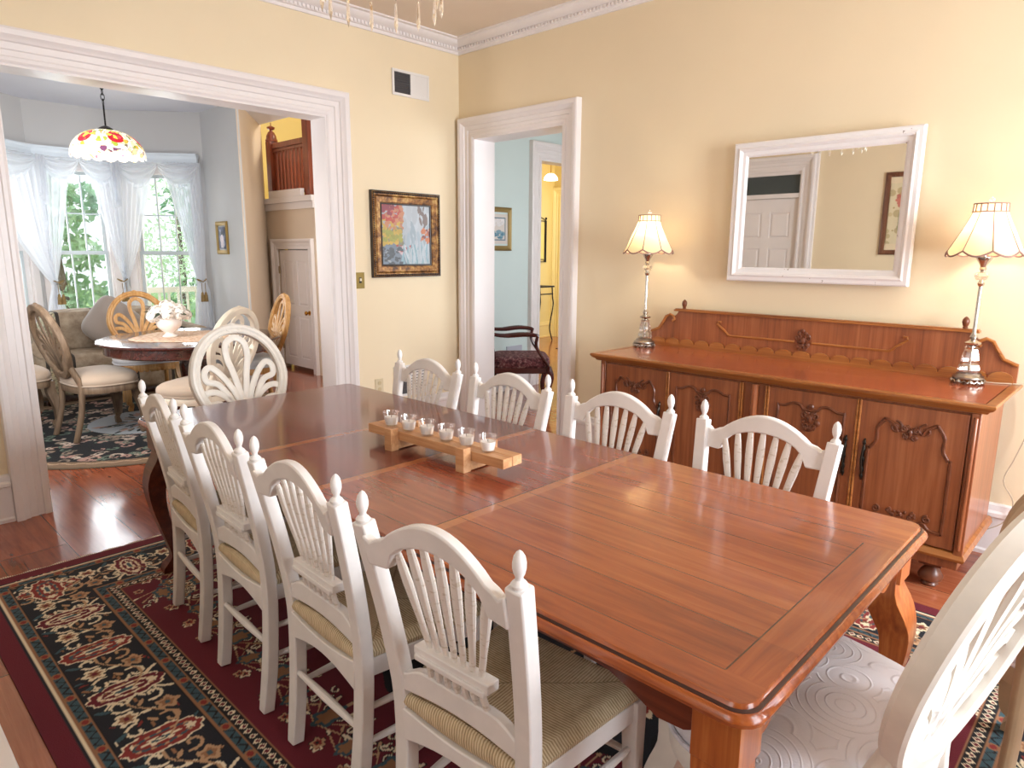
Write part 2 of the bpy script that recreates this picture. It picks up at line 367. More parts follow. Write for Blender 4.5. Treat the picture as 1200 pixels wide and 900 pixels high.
# windows ----------------------------------------------------------
M_glass = glassy('window_glass', refl=.06, alpha=.95)
M_munt = paint('grey_white_sash_paint', '#c9d3d6', .4, .03)
def window(name, A, B, s0, s1, z0, z1, th, casew=.085, cols=3, rows=2, low_rows=1, room=1):
    """double-hung window set into wall segment A->B; wall grows to right by th; room side is the left"""
    A, d, n, L = seg_frame(A, B)
    def P(s, o, z): q = A+d*s+n*o; return (q.x, q.y, z)
    fr = MB()
    def bx(m_, sa, sb, oa, ob, za, zb):
        m_.add([P(sa, oa, za), P(sb, oa, za), P(sb, ob, za), P(sa, ob, za), P(sa, oa, zb), P(sb, oa, zb), P(sb, ob, zb), P(sa, ob, zb)],
               [(0, 1, 2, 3), (4, 5, 6, 7), (0, 1, 5, 4), (1, 2, 6, 5), (2, 3, 7, 6), (3, 0, 4, 7)])
    t = th
    bx(fr, s0, s0+.02, 0, t, z0, z1); bx(fr, s1-.02, s1, 0, t, z0, z1); bx(fr, s0+.02, s1-.02, 0, t, z1-.02, z1); bx(fr, s0+.02, s1-.02, 0, t, z0, z0+.02)
    bx(fr, s0-casew, s0, -.025, -.001, z0-.06, z1+casew*1.2); bx(fr, s1, s1+casew, -.025, -.001, z0-.06, z1+casew*1.2)
    bx(fr, s0, s1, -.025, -.001, z1, z1+casew*1.2); bx(fr, s0-casew-.01, s1+casew+.01, -.06, -.001, z0-.09, z0-.06+.03)
    w = fr.build(name, M_trim, kind='structure', smooth=False)
    zm = (z0+z1)/2; sa, sb = s0+.02, s1-.02
    for k, (za, zb, o, rr) in enumerate([(zm-.02, z1-.02, t*.62, rows), (z0+.02, zm+.02, t*.35, low_rows)]):
        sh = MB(); st = .034
        bx(sh, sa, sa+st, o, o+.03, za, zb); bx(sh, sb-st, sb, o, o+.03, za, zb); bx(sh, sa+st, sb-st, o, o+.03, za, za+st+.01); bx(sh, sa+st, sb-st, o, o+.03, zb-st, zb)
        for i in range(1, cols): q = sa+st+(sb-sa-2*st)*i/cols; bx(sh, q-.007, q+.007, o+.006, o+.024, za+st+.01, zb-st)
        for i in range(1, rr): q = za+st+(zb-za-2*st)*i/rr; bx(sh, sa+st, sb-st, o+.007, o+.023, q-.007, q+.007)
        so = sh.build('sash', M_munt, w, smooth=False)
        gl = MB(); bx(gl, sa+st-.004, sb-st+.004, o+.013, o+.017, za+st, zb-st+.004); gl.build('glass', M_glass, so, smooth=False)
    return w
# breakfast room and its bay --------------------------------------
bay = [(.60, 7.2), (1.08, 7.2), (1.08, 8.12), (1.83, 8.74), (2.63, 8.74), (3.38, 8.12), (3.38, 7.2)]
BZ = 3.0; TH = -.14
mb = MB(); wins = {2: (.16, .83), 3: (.10, .70), 4: (.16, .83)}
for i in range(6):
    ops = [(wins[i][0], wins[i][1], .55, 2.34)] if i in wins else []
    wallseg(mb, bay[i], bay[i+1], TH if i < 5 else -.02, 0, BZ+.1, ops)
struct('wall_bay', mb, M_bfwall, smooth=False)
for k, i in enumerate((2, 3, 4)):
    # window() wants the wall on its right, so walk the segment backwards
    A, B = bay[i+1], bay[i]; L = (Vector(A)-Vector(B)).length
    window('window_%d' % (k+1), A, B, L-wins[i][1], L-wins[i][0], .55, 2.34, .14)
mb = MB(); wallseg(mb, (.60, 4.67), (.60, 7.2), -.12, 0, BZ+.1); struct('wall_breakfast_left', mb, M_bfwall, smooth=False)
mb = MB(); wallseg(mb, (3.382, 7.199), (4.25, 8.42), -.012, 0, 4.6); struct('wall_bay_return', mb, M_tanwall, smooth=False)
mb = MB(); wallseg(mb, (4.5, 7.25), (4.5, 4.67), -.1, 0, 4.6); struct('wall_breakfast_right', mb, M_tanwall, smooth=False)
mb = MB().prism([(.5, 4.6), (4.2, 4.6), (4.2, 7.2), (4.2, 8.9), (.5, 8.9)], 'z', BZ, BZ+.1); struct('ceiling_breakfast', mb, M_bfceil, smooth=False)
for k in range(2, 5): pass
# pelmet board that follows the bay above the curtains
M_pel = paint('blue_white_pelmet_paint', '#dfe7ee', .4, .02)
pel = [(1.1, 8.05), (1.84, 8.66), (2.6, 8.66), (3.3, 8.08)]
mb = MB().sweep([(x, y, 2.42) for x, y in pel], [(0, 0), (.02, .0), (.025, .03), (.02, .06), (.03, .09), (.05, .105), (.05, .12), (-.06, .12), (-.06, .1), (-.02, .06), (-.02, 0)], (0, 0, 1))
struct('trim_8', mb, M_pel, ang=25)
baseboard('baseboard_bay', (3.382, 7.199), (4.25, 8.42), (.81, -.58)); baseboard('baseboard_bay.001', (3.38, 8.12), (3.38, 7.2), (-1, 0)); baseboard('baseboard_bay.002', (2.63, 8.74), (3.38, 8.12), (-.6, -.8)); baseboard('baseboard_bay.003', (1.83, 8.74), (2.63, 8.74), (0, -1))

# cupboard under the stair landing, with its panelled door ----------
mb = MB(); wallseg(mb, (4.25, 8.42), (4.25, 7.25), -.1, 0, 2.05, [(.25, 1.02, -.01, 1.53)]); mb.box((4.35, 7.25, 0), (4.6, 7.35, 2.05)); struct('wall_stair', mb, M_tanwall, smooth=False)
mb = MB().box((4.52, 7.36, 0), (4.56, 8.42, 2.0)); mb.box((4.36, 7.36, .0), (4.52, 7.38, 2.)); struct('wall_cupboard', mb, paint('cupboard_shade_paint', '#3a3330', .8), smooth=False)  # added lining, its dark paint stands in for shade in the door gap
mb = MB().box((4.36, 7.1, 2.0), (6.0, 8.6, 2.05)); struct('floor_landing', mb, M_trim, smooth=False)
mb = MB().box((4.19, 7.2, 2.05), (4.5, 8.42, 2.115)); mb.box((4.22, 7.22, 1.97), (4.25, 8.42, 2.05)); mb.box((4.2, 7.19, 1.97), (4.4, 7.22, 2.05)); struct('trim_9', mb, M_trim, smooth=False, bevel=.006)
casing('trim_10', (4.25, 0), (0, 1), 7.42, 8.16, 1.5, (-1, 0), w=.72, depth=.8)
def panel_door(name, O, d, n, w, h, panels, th=.035, mat=M_trim, z0=.02, knob=None, kmat=None):
    """door slab in local frame: O hinge corner 2D, d along width, n outward normal; raised-and-fielded panels"""
    O, d, n = Vector(O), Vector(d).normalized(), Vector(n).normalized()
    P = lambda s, z, o: (O.x+d.x*s+n.x*o, O.y+d.y*s+n.y*o, z)
    m_ = MB()
    def bx(sa, sb, za, zb, oa, ob): m_.add([P(s, z, o) for o in (oa, ob) for z in (za, zb) for s in (sa, sb)], [(0, 1, 3, 2), (4, 5, 7, 6), (0, 1, 5, 4), (2, 3, 7, 6), (0, 2, 6, 4), (1, 3, 7, 5)])
    bx(0, w, z0, h, -th, -.012)
    # stiles and rails as the ground, panels sunk between them
    cuts_s = sorted({0, w}); bx(0, .09*w/.7, z0, h, -.012, 0); bx(w-.09*w/.7, w, z0, h, -.012, 0)
    rows = sorted(set([(a[2], a[3]) for a in panels])); zz = z0
    for (za, zb) in rows: bx(.09*w/.7, w-.09*w/.7, zz, za, -.012, 0); zz = zb
    bx(.09*w/.7, w-.09*w/.7, zz, h, -.012, 0)
    for (za, zb) in rows: bx(w/2-.045*w/.7, w/2+.045*w/.7, za, zb, -.012, 0)
    for (sa, sb, za, zb) in panels:
        q = .028; a = [P(s, z, -.0115) for s, z in ((sa+.008, za+.008), (sb-.008, za+.008), (sb-.008, zb-.008), (sa+.008, zb-.008))]; b = [P(s, z, -.001) for s, z in ((sa+q, za+q), (sb-q, za+q), (sb-q, zb-q), (sa+q, zb-q))]
        m_.add(a+b, [(4, 5, 6, 7)]+[(i, (i+1) % 4, 4+(i+1) % 4, 4+i) for i in range(4)]+[(3, 2, 1, 0)])
    o = m_.build(name, mat, kind='structure', smooth=False)
    if knob:
        s, z = knob; k = MB(); c = Vector(P(s, z, 0)); nn = Vector((n.x, n.y, 0))
        k.tube([c, c+nn*.008], .028, 14); k.tube([c+nn*.008, c+nn*.03, c+nn*.034, c+nn*.05, c+nn*.062, c+nn*.066], [.009, .009, .018, .028, .02, .004], 14); k.build('door_knob', kmat, o)
    return o
M_brass = N('polished_brass').fin('#c8963c', .22, Metallic=1.)
panel_door('door_1', (4.265, 7.43), (0, 1), (-1, 0), .72, 1.49, [(.09, .315, .16, .68), (.405, .63, .16, .68), (.09, .315, .82, 1.36), (.405, .63, .82, 1.36)], z0=.05, knob=(.06, .74), kmat=M_brass)
mb = MB(); [mb.box((4.236, 8.135, z), (4.25, 8.15, z+.09)) for z in (.25, 1.2)]; struct('trim_11', mb, paint('tarnished_hinge_brass', '#9a8260', .4, .1), smooth=False)
# stairwell behind the balustrade
mb = MB(); wallseg(mb, (6.0, 9.6), (6.0, 7.0), -.1, 0, 4.6); wallseg(mb, (4.25, 9.6), (6.0, 9.6), -.1, 0, 4.6); wallseg(mb, (4.15, 8.42), (4.15, 9.6), -.1, 0, 4.6); struct('wall_stairwell', mb, M_yellow, smooth=False)
mb = MB().box((4.2, 4.7, 4.6), (6.1, 9.7, 4.7)); struct('ceiling_stairwell', mb, M_ceil, smooth=False)
# side room and hall
mb = MB(); wallseg(mb, (4.25, 5.1), (9.6, 5.1), -.16, 0, 3.2, [(1.49, 2.4, -.01, 2.48)]); struct('wall_side_room', mb, M_blue, smooth=False)
mb = MB(); wallseg(mb, (7.6, 1.2), (7.6, 5.1), .1, 0, 3.2, [(.8, 2.0, .7, 2.4)]); wallseg(mb, (4.25, 1.2), (7.6, 1.2), .1, 0, 3.2, [(.9, 2.2, .6, 2.5)]); struct('wall_side_room_far', mb, M_blue, smooth=False)
mb = MB(); wallseg(mb, (WX+.217, 1.2), (WX+.217, 3.34), .004, 0, 3.2); wallseg(mb, (WX+.217, 4.325), (WX+.217, 5.1), .02, 0, 3.2); struct('wall_side_room_near', mb, M_blue, smooth=False)
mb = MB().box((4.22, 1.1, 3.18), (10.6, 5.2, 3.28)); struct('ceiling_side_room', mb, M_ceil, smooth=False)
casing('trim_12', (0, 5.1), (1, 0), 5.745, 6.64, 2.475, (0, -1)); jamb('trim_13', (0, 5.1), (1, 0), 5.74, 6.65, 2.48, (0, -1), .16)
baseboard('baseboard_side_room', (4.26, 5.1), (5.57, 5.1), (0, -1)); casing('trim_14', (WX+.221, 0), (0, 1), 3.352, 4.313, 2.414, (1, 0), w=.9)
mb = MB(); wallseg(mb, (4.6, 7.9), (10.4, 7.9), -.12, 0, 3.1); wallseg(mb, (9.28, 7.9), (9.28, 5.26), -.12, 0, 3.1, [(.14, 1.0, -.01, 2.4)]); struct('wall_hall', mb, M_yellow, smooth=False)
mb = MB().box((6.1, 5.26, 3.0), (10.5, 8.0, 3.1)); struct('ceiling_hall', mb, M_ceil, smooth=False)
baseboard('baseboard_hall', (6.2, 7.9), (9.28, 7.9), (0, -1), mat=paint('yellow_baseboard_paint', '#e6cd84', .4)); casing('trim_15', (9.28, 0), (0, 1), 6.92, 7.74, 2.4, (-1, 0), mat=paint('pale_yellow_trim_paint', '#efdf9e', .4))

# door with a transom light in the left wall (seen in the mirror)
panel_door('door_2', (LX-.02, 4.0), (0, -1), (1, 0), .78, 2.12, [(.1, .335, .2, .8), (.445, .68, .2, .8), (.1, .335, .95, 1.55), (.445, .68, .95, 1.55), (.1, .335, 1.67, 1.97), (.445, .68, 1.67, 1.97)], knob=(.06, 1.0), kmat=M_brass)
mb = MB().box((LX-.06, 3.215, 2.125), (LX+.012, 4.015, 2.175)); mb.box((LX-.06, 3.215, 2.385), (LX, 4.015, 2.43)); struct('trim_16', mb, M_trim, smooth=False)
mb = MB().box((LX-.035, 3.215, 2.175), (LX-.03, 4.015, 2.385)); o = struct('window_4', mb, N('dark_transom_glass').fin('#3b4444', .15), smooth=False)
mb = MB().box((LX+.001, 3.02, 0), (LX+.03, 3.045, 2.62)); struct('trim_17', mb, M_trim, smooth=False)
# near wall windows
for k, s in enumerate((LX-.12+.85, LX-.12+2.6)):
    window('window_%d' % (5+k), (WX, NY), (LX, NY), WX-s-1.13, WX-s, .7, 2.45, -.15) if False else window('window_%d' % (5+k), (LX-.12, NY), (WX, NY), s-LX+.12, s-LX+.12+1.13, .7, 2.45, .15)

# outside: lawn, porch rail, trees ---------------------------------
def leaf_mat(name, a, b):
    g = N(name); oi = g.n('ShaderNodeObjectInfo'); n = g.noise(g.obj(), 2.5, 3); g.fin(g.ramp(n, [(.35, a), (.65, b)]), .6)
    return g.m
g = N('lawn_grass'); M_lawn = g.fin(g.ramp(g.noise(g.obj(), .8, 5), [(.3, '#7fae5a'), (.7, '#a9d080')]), .9)
mb = MB().box((-14, 9.0, -.75), (22, 42, -.7)); tag(struct('ground', mb, M_lawn, smooth=False), 'lawn outside the bay window')
M_leafa, M_leafb = leaf_mat('green_leaves', '#6da876', '#b5dcae'), leaf_mat('pale_green_leaves', '#c3e2b0', '#e4f4d2')
M_bark = wood('grey_bark', '#4a4038', '#6b5f53', '#857767', 2, .5, .9)
def tree(name, loc, r, h, label, cat, mat, n=1700, cone=False, group=None):
    t = thing(name, label, cat, loc, 0, group)
    MB().tube([(0, 0, 0), (.04, 0, h*.3), (0, .05, h*.75)], [.14, .1, .04], 8).build('trunk', M_bark, t)
    f = MB(); rr = random.Random(int(loc[0]*97))
    blobs = [(rr.uniform(-.6, .6)*r, rr.uniform(-.5, .5)*r, rr.uniform(.15, 1.)*h, rr.uniform(.3, .55)*r) for _ in range(14)]
    for _ in range(n):
        bx, by, bz, br = rr.choice(blobs)
        if cone: k = 1.1-bz/h; bx, by, br = bx*k*1.4, by*k*1.4, br*(.3+k*.8)
        d = Vector((rr.gauss(0, 1), rr.gauss(0, 1), rr.gauss(0, 1))).normalized()*br*rr.uniform(.6, 1.05)
        c = Vector((bx, by, bz))+d; a = Vector((rr.gauss(0, 1), rr.gauss(0, 1), rr.gauss(0, 1))).normalized(); b = a.orthogonal().normalized(); s = rr.uniform(.06, .13)
        f.add([c-a*s, c+b*s*.45, c+a*s, c-b*s*.45], [(0, 1, 2, 3)])
    f.build('foliage', mat, t, smooth=False); return t
tree('shrub_tree', (3.1, 13.6, -.7), .95, 3.3, 'bushy green tree seen behind the right half of the middle bay window', 'tree', M_leafa, 2600)
tree('shrub_tree', (5.6, 13.2, -.7), 1.15, 3.3, 'dark green bush filling the right bay window above the porch rail', 'tree', M_leafa, 2600)
tree('shrub_tree', (2.2, 22, -.7), 2.4, 5.2, 'pale tree far across the lawn behind the middle bay window', 'tree', M_leafb, 2200)
tree('shrub_tree', (9.0, 24, -.7), 2.6, 5.5, 'pale tree far across the lawn behind the right bay window', 'tree', M_leafb, 2200)
tree('shrub_tree', (.2, 15, -.7), 1.6, 4.4, 'leafy tree outside the left bay window behind the sheer curtain', 'tree', M_leafb, 1800)
t = thing('porch_railing', 'white painted porch railing outside the right bay window', 'railing', (4.5, 10.9, -.7))
MB().box((-1.1, -.04, 1.55), (1.6, .05, 1.63)).build('top_rail', M_trim, t, smooth=False); MB().box((-1.1, -.03, .75), (1.6, .03, .81)).build('bottom_rail', M_trim, t, smooth=False)
for k in range(20): MB().box((-1.05+k*.135, -.018, .81), (-1.02+k*.135, .018, 1.55)).build('baluster', M_trim, t, smooth=False)
for x in (-1.15, 1.6): MB().box((x-.05, -.05, 0), (x+.05, .05, 1.75)).build('post', M_trim, t, smooth=False)
# ------------------------------------------------------------------ spindle-back dining chairs
def rush_mat():
    g = N('woven_rush'); x, y, z = g.sep(g.obj())
    yy = g.m_('SUBTRACT', y, .21); ax = g.m_('DIVIDE', g.m_('ABSOLUTE', x), .215); ay = g.m_('DIVIDE', g.m_('ABSOLUTE', yy), .20)
    side = g.m_('GREATER_THAN', ax, ay)
    co = g.m_('ADD', g.m_('MULTIPLY', side, y), g.m_('MULTIPLY', g.m_('SUBTRACT', 1., side), x))
    wob = g.m_('MULTIPLY', g.noise(g.obj(), 25., 2), .004)
    st = g.m_('SINE', g.m_('MULTIPLY', g.m_('ADD', co, wob), 2*PI/.0075))
    n = g.noise(g.map(g.obj(), (60, 60, 20)), 1., 3)
    f = g.m_('ADD', g.m_('MULTIPLY', st, .3), g.m_('MULTIPLY_ADD', n, .5, .25))
    seam = g.m_('LESS_THAN', g.m_('ABSOLUTE', g.m_('SUBTRACT', ax, ay)), .018)
    col = g.mix(g.m_('MULTIPLY', seam, .5), g.ramp(f, [(.05, '#94805f'), (.4, '#cdb48c'), (.85, '#ebdcbd')]), '#8d7650')
    g.bump(st, .4, .0015); return g.fin(col, .8)
M_rush = rush_mat()

def spindle_chair():
    t = thing('spindle_back_chair', '', 'chair')
    # local: +y is the front, origin between the rear feet on the floor
    def post(sx):
        pts = [(sx*.178, -.018, 0), (sx*.184, .004, .2), (sx*.19, .012, .44), (sx*.205, -.012, .64), (sx*.226, -.064, .905)]
        P = smooth_path(pts, 4)
        return P
    for sx in (-1, 1):
        P = post(sx); m = MB(); m.tube(P, [.0235*(1-.12*i/len(P)) if i > 3 else .019+.0015*i for i in range(len(P))], 4, rv=[.019]*len(P), up=(0, 1, 0), sq=True)
        for q in (-.008, .009):
            pass
        m.v = [(a_, b_, max(0, c_)) for a_, b_, c_ in m.v]
        o = m.build('back_post', M_chair, t, bevel=.004, ang=30)
        x, y, z = P[-1]
        MB().lathe([(.012, -.004), (.0155, 0), (.0165, .005), (.013, .010), (.008, .014), (.0075, .019), (.0108, .026), (.0132, .036), (.0134, .046), (.0108, .058), (.006, .066), (.001, .070)], (x, y-.0005, z), 14).build('finial', M_chair, o)
    def yz(z): return -.012-(z-.64)*.196 if z > .64 else .012-(z-.44)*.12      # back plane
    # crest rail (front outline in x,z) following the lean
    k = 22; top = []; bot = []
    for i in range(k+1):
        x = -.205+.41*i/k; a = abs(x)
        ztop = .884 if a > .188 else (.876+.006*math.cos((a-.163)/.025*PI) if a > .163 else .870+.082*math.cos(a/.163*PI/2)**.8)
        zb = .812 if a > .145 else .812+.084*math.sqrt(max(0, 1-(a/.145)**2))
        zb = min(zb, ztop-.03); top.append((x, ztop)); bot.append((x, zb))
    m = MB(); n = len(top); vs = []
    for dy in (-.014, .014):
        for L in (top, bot): vs += [(x*(1+.12*(z-.8)), yz(z)+dy+.02*math.cos(x/.2*PI/2)-.012, z) for x, z in L]
    fs = []
    for i in range(n-1): fs += [(i, i+1, n+i+1, n+i), (2*n+i, 3*n+i, 3*n+i+1, 2*n+i+1), (i, 2*n+i, 2*n+i+1, i+1), (n+i, n+i+1, 3*n+i+1, 3*n+i)]
    m.add(vs, fs+[(0, n, 3*n, 2*n), (n-1, 3*n-1, 4*n-1, 2*n-1)]); m.build('crest_rail', M_chair, t, bevel=.005, ang=28)
    # lower shaped rail
    k = 16; top = [(-.19+.38*i/k, .525+.028*(1 if abs(-.19+.38*i/k) < .1 else max(0, math.cos((abs(-.19+.38*i/k)-.1)/.07*PI/2)) if abs(-.19+.38*i/k) < .17 else 0)) for i in range(k+1)]
    bot = [(x, .478+.020*math.cos(x/.19*PI/2)) for x, z in top]
    MB().strip(top, bot, 'y', -.006, .020).build('lower_rail', M_chair, t, bevel=.004, ang=28)
    # mid bar gripping the sheaf
    MB().box((-.105, yz(.6)-.024, .602), (.105, yz(.6)+.022, .616)).box((-.112, yz(.6)-.018, .608), (.112, yz(.6)+.018, .632)).build('spindle_bar', M_chair, t, bevel=.003)
    for i in range(7):
        u = (i-3)/3; x0 = u*.083; x1 = u*.132; zt = .818+.076*math.sqrt(max(0, 1-(abs(x1)/.147)**2)); xb = u*.088
        m = MB(); P = []; R = []
        for q, rr in ((0, .007), (.12, .0085), (.3, .009), (.5, .0115), (.7, .0135), (.85, .0125), (1, .0095)):
            z = .625+(zt-.625)*q; x = x0*.93+(x1-x0*.93)*q; P.append((x, yz(z)+.004+.006*math.cos(x/.2*PI/2)*q, z)); R.append(rr)
        m.tube(P, R, 10, rv=[r*.72 for r in R], up=(0, 1, 0))
        m.tube([(xb, .006, .54), (x0*.99, yz(.575), .575), (x0*.96, yz(.61), .61)], [.0065, .0082, .006], 8)
        m.build('spindle', M_spin, t)
    # seat
    def outline(e=0., f=0.): return [(-.186-e, .0-f), (.186+e, .0-f), (.228+e, .405+f), (-.228-e, .405+f)]
    m = MB(); z = .455
    def rs(u, v):
        y = -.004+.42*v; w = .19+.042*v; x = (u*2-1)*w; e = min(u, 1-u, v, 1-v)
        h = .470-.02*max(0, 1-e/.06)**2+.006*math.sin(min(1, e*2)*PI)*(-1)
        return (x, y, h)
    m.grid(rs, 20, 20); nb = len(m.v)
    edge = [(i/20, 0) for i in range(20)]+[(1, i/20) for i in range(20)]+[(1-i/20, 1) for i in range(20)]+[(0, 1-i/20) for i in range(20)]
    ring = []
    for zz, sc in ((.45, 1.0), (.438, .985), (.43, .95)): ring.append([Vector(rs(u, v)) for u, v in edge])
    vs = []
    for (zz, sc), r_ in zip(((.45, 1.004), (.437, .99), (.43, .95)), ring): vs += [((p.x)*sc, .205+(p.y-.205)*sc, zz+0) for p in r_]
    E_ = len(edge); m.add([rs(u, v) for u, v in edge]+vs, [(a*E_+i, a*E_+(i+1) % E_, (a+1)*E_+(i+1) % E_, (a+1)*E_+i) for a in range(3) for i in range(E_)])
    m.add([(p[0], p[1], .431) for p in outline(-.01, -.01)], [(3, 2, 1, 0)])
    m.tube([(-.172+.344*i/10, .006, .452) for i in range(11)], [.014]*11, 12, rv=[.016+.014*math.cos((i-5)/5*PI/2) for i in range(11)], up=(0, 0, 1))
    m.build('rush_seat', M_rush, t, ang=50)
    m = MB()
    k = 10; top = [(-.175+.35*i/k, .436-.016*math.cos((-.175+.35*i/k)/.175*PI/2)) for i in range(k+1)]; bot = [(x, .352+.03*math.cos(x/.175*PI/2)) for x, z in top]
    m.strip(top, bot, 'y', -.010, .016)
    top = [(-.2+.4*i/k, .432) for i in range(k+1)]; bot = [(x, .372+.02*math.cos(x/.2*PI/2)) for x, z in top]; m.strip(top, bot, 'y', .378, .4)
    for sx in (-1, 1):
        a = [(sx*.172, .03), (sx*.19, .03), (sx*.225, .385), (sx*.207, .385)]; m.prism(a if sx > 0 else a[::-1], 'z', .38, .432)
    m.build('seat_frame', M_chair, t, bevel=.003)
    for sx in (-1, 1):
        MB().tube([(sx*.212, .39, .435), (sx*.212, .39, .37), (sx*.212, .395, .2), (sx*.21, .40, .0)], [.022, .022, .018, .0155], 4, rv=[.022, .022, .018, .0155], up=(0, 1, 0), sq=True).build('front_leg', M_chair, t, bevel=.003)
    sw = lambda a, b: MB().tube([a, [a[i]*.7+b[i]*.3 for i in range(3)], [(a[i]+b[i])/2 for i in range(3)], [a[i]*.3+b[i]*.7 for i in range(3)], b], [.0075, .011, .0125, .011, .0075], 10).build('stretcher', M_chair, t)
    sw((-.18, -.0, .235), (.18, -.0, .235)); sw((-.212, .395, .27), (.212, .395, .27))
    for sx in (-1, 1): sw((sx*.183, .0, .19), (sx*.21, .395, .19)); sw((sx*.184, .0, .29), (sx*.212, .392, .3))
    return t
R90 = PI/2
c0 = spindle_chair(); c0.location = (.945, 2.69, .009); c0.rotation_euler.z = -R90-.1
c0['label'] = 'white spindle-back chair on the left of the dining table, farthest from the viewer'; c0['group'] = 'spindle-back chairs at the dining table'
LEFT = [(.908, 2.13, -.04, 'white spindle-back chair on the left of the dining table, second from the far end'),
        (.888, 1.575, -.04, 'white spindle-back chair on the left of the dining table, second nearest the viewer'),
        (.87, .99, .05, 'nearest white spindle-back chair, its rush seat in full view at the lower middle')]
for x, y, a, lb in LEFT: dup(c0, (x, y, .009), -R90+a, lb)
for x, y, a, lb in [(2.10, 2.665, .02, 'white spindle-back chair on the right of the dining table, farthest, before the wall grille'),
                    (2.10, 2.085, .0, 'white spindle-back chair on the right of the dining table in front of the open doorway'),
                    (2.105, 1.495, .05, 'white spindle-back chair on the right of the dining table before the sideboard left doors'),
                    (2.125, .915, .0, 'white spindle-back chair on the right of the dining table before the sideboard middle doors')]:
    dup(c0, (x, y, .009), R90+a, lb)

# ------------------------------------------------------------------ dining table
def tabletop_mat():
    g = N('cherry_tabletop'); x, y, z = g.sep(g.obj())          # object origin: table centre on the floor
    SE = [-.475, .035, .54]
    xn = g.m_('ADD', x, .47); W = .142
    xi = g.m_('FLOOR', g.m_('DIVIDE', xn, W)); xf = g.m_('FRACT', g.m_('DIVIDE', xn, W))
    sec = g.m_('ADD', .37, g.m_('MULTIPLY', 1.7, g.m_('ADD', g.m_('GREATER_THAN', y, SE[0]), g.m_('ADD', g.m_('GREATER_THAN', y, SE[1]), g.m_('GREATER_THAN', y, SE[2])))))
    rn = g.rnd(g.comb(xi, sec, 2.))
    gy = g.noise(g.comb(g.m_('ADD', g.m_('MULTIPLY', x, 24), g.m_('MULTIPLY', rn, 30)), g.m_('MULTIPLY', y, 1.8), sec), 1.5, 5, .6, .7)
    gx = g.noise(g.comb(g.m_('MULTIPLY', x, 1.8), g.m_('MULTIPLY', y, 24), 5.), 1.5, 5, .6, .7)
    frame = g.m_('MULTIPLY', g.m_('LESS_THAN', y, -1.352), g.m_('LESS_THAN', g.m_('ABSOLUTE', g.m_('SUBTRACT', x, -.087)), .38))
    f = g.m_('ADD', g.m_('MULTIPLY', frame, gx), g.m_('MULTIPLY', g.m_('SUBTRACT', 1., frame), gy))
    f = g.m_('ADD', g.m_('MULTIPLY', f, .6), g.m_('ADD', g.m_('MULTIPLY', rn, .14), g.m_('MULTIPLY', g.noise(g.obj(), 3., 2), .26)))
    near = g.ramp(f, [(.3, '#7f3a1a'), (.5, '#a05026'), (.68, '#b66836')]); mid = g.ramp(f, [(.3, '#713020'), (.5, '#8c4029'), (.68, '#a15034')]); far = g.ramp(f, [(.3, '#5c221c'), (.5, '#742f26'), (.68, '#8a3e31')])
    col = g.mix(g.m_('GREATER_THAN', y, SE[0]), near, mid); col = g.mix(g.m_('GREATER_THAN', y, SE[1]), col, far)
    band = 0.
    for s_ in SE: band = g.m_('MAXIMUM', band, g.m_('LESS_THAN', g.m_('ABSOLUTE', g.m_('SUBTRACT', y, s_-.02)), .018))
    col = g.mix(g.m_('MULTIPLY', band, .55), col, '#c07a48')
    inx = g.m_('LESS_THAN', g.m_('ABSOLUTE', x), .47); ln = g.m_('MULTIPLY', g.m_('MULTIPLY', g.m_('LESS_THAN', xf, .016), inx), g.m_('GREATER_THAN', y, -1.352))
    for s_ in SE: ln = g.m_('MAXIMUM', ln, g.m_('LESS_THAN', g.m_('ABSOLUTE', g.m_('SUBTRACT', y, s_)), .0018))
    ln = g.m_('MAXIMUM', ln, g.m_('MULTIPLY', g.m_('LESS_THAN', g.m_('ABSOLUTE', g.m_('SUBTRACT', y, -1.352)), .0017), g.m_('LESS_THAN', g.m_('ABSOLUTE', g.m_('SUBTRACT', x, -.087)), .38)))
    col = g.mix(g.m_('MULTIPLY', ln, .8), col, '#2a0f08'); g.bump(g.m_('SUBTRACT', 0., ln), .2, .001)
    return g.fin(col, .27, Coat_Weight=.6, Coat_Roughness=.09)
M_ttop = tabletop_mat()
M_tedge = wood('cherry_edge_wood', '#7c3516', '#a3501f', '#bf6c30', 1, 1., .25, .4); M_tapron = wood('shaded_cherry_wood', '#3c1810', '#5e2819', '#7a3a24', 1, 1., .28, .4)  # apron wood: darker copy of the leg wood, side and far shade in its colour
M_tleg = wood('lit_cherry_wood', '#8a4420', '#b36430', '#cc8548', 2, 1., .28, .4)  # same wood, coloured brighter for the lit near end
TX, TYc, TW, TL = 1.535, 1.835, .555, 1.44
tb = thing('dining_table', 'long glossy reddish-brown plank-top dining table with curved legs on the patterned rug', 'table', (TX, TYc, .009))
def rrect(w, l, r, n=5):
    out = []
    for cx, cy, a in ((w-r, l-r, 0), (-w+r, l-r, PI/2), (-w+r, -l+r, PI), (w-r, -l+r, 1.5*PI)): out += arc(cx, cy, r, a, a+PI/2, n)
    return out
m = MB(); P = rrect(TW-.012, TL-.012, .03); m.add([(x, y, z) for z in (.752, .735) for x, y in P], [tuple(range(len(P))), tuple(range(len(P), 2*len(P)))[::-1]]+[(i, (i+1) % len(P), len(P)+(i+1) % len(P), len(P)+i) for i in range(len(P))])
m.build('tabletop', M_ttop, tb, smooth=False)
prof = [(-.0, .752), (.004, .7515), (.007, .744), (.009, .742), (.0165, .741), (.023, .735), (.0255, .727), (.0235, .719), (.015, .714), (-.02, .713), (-.02, .735)]
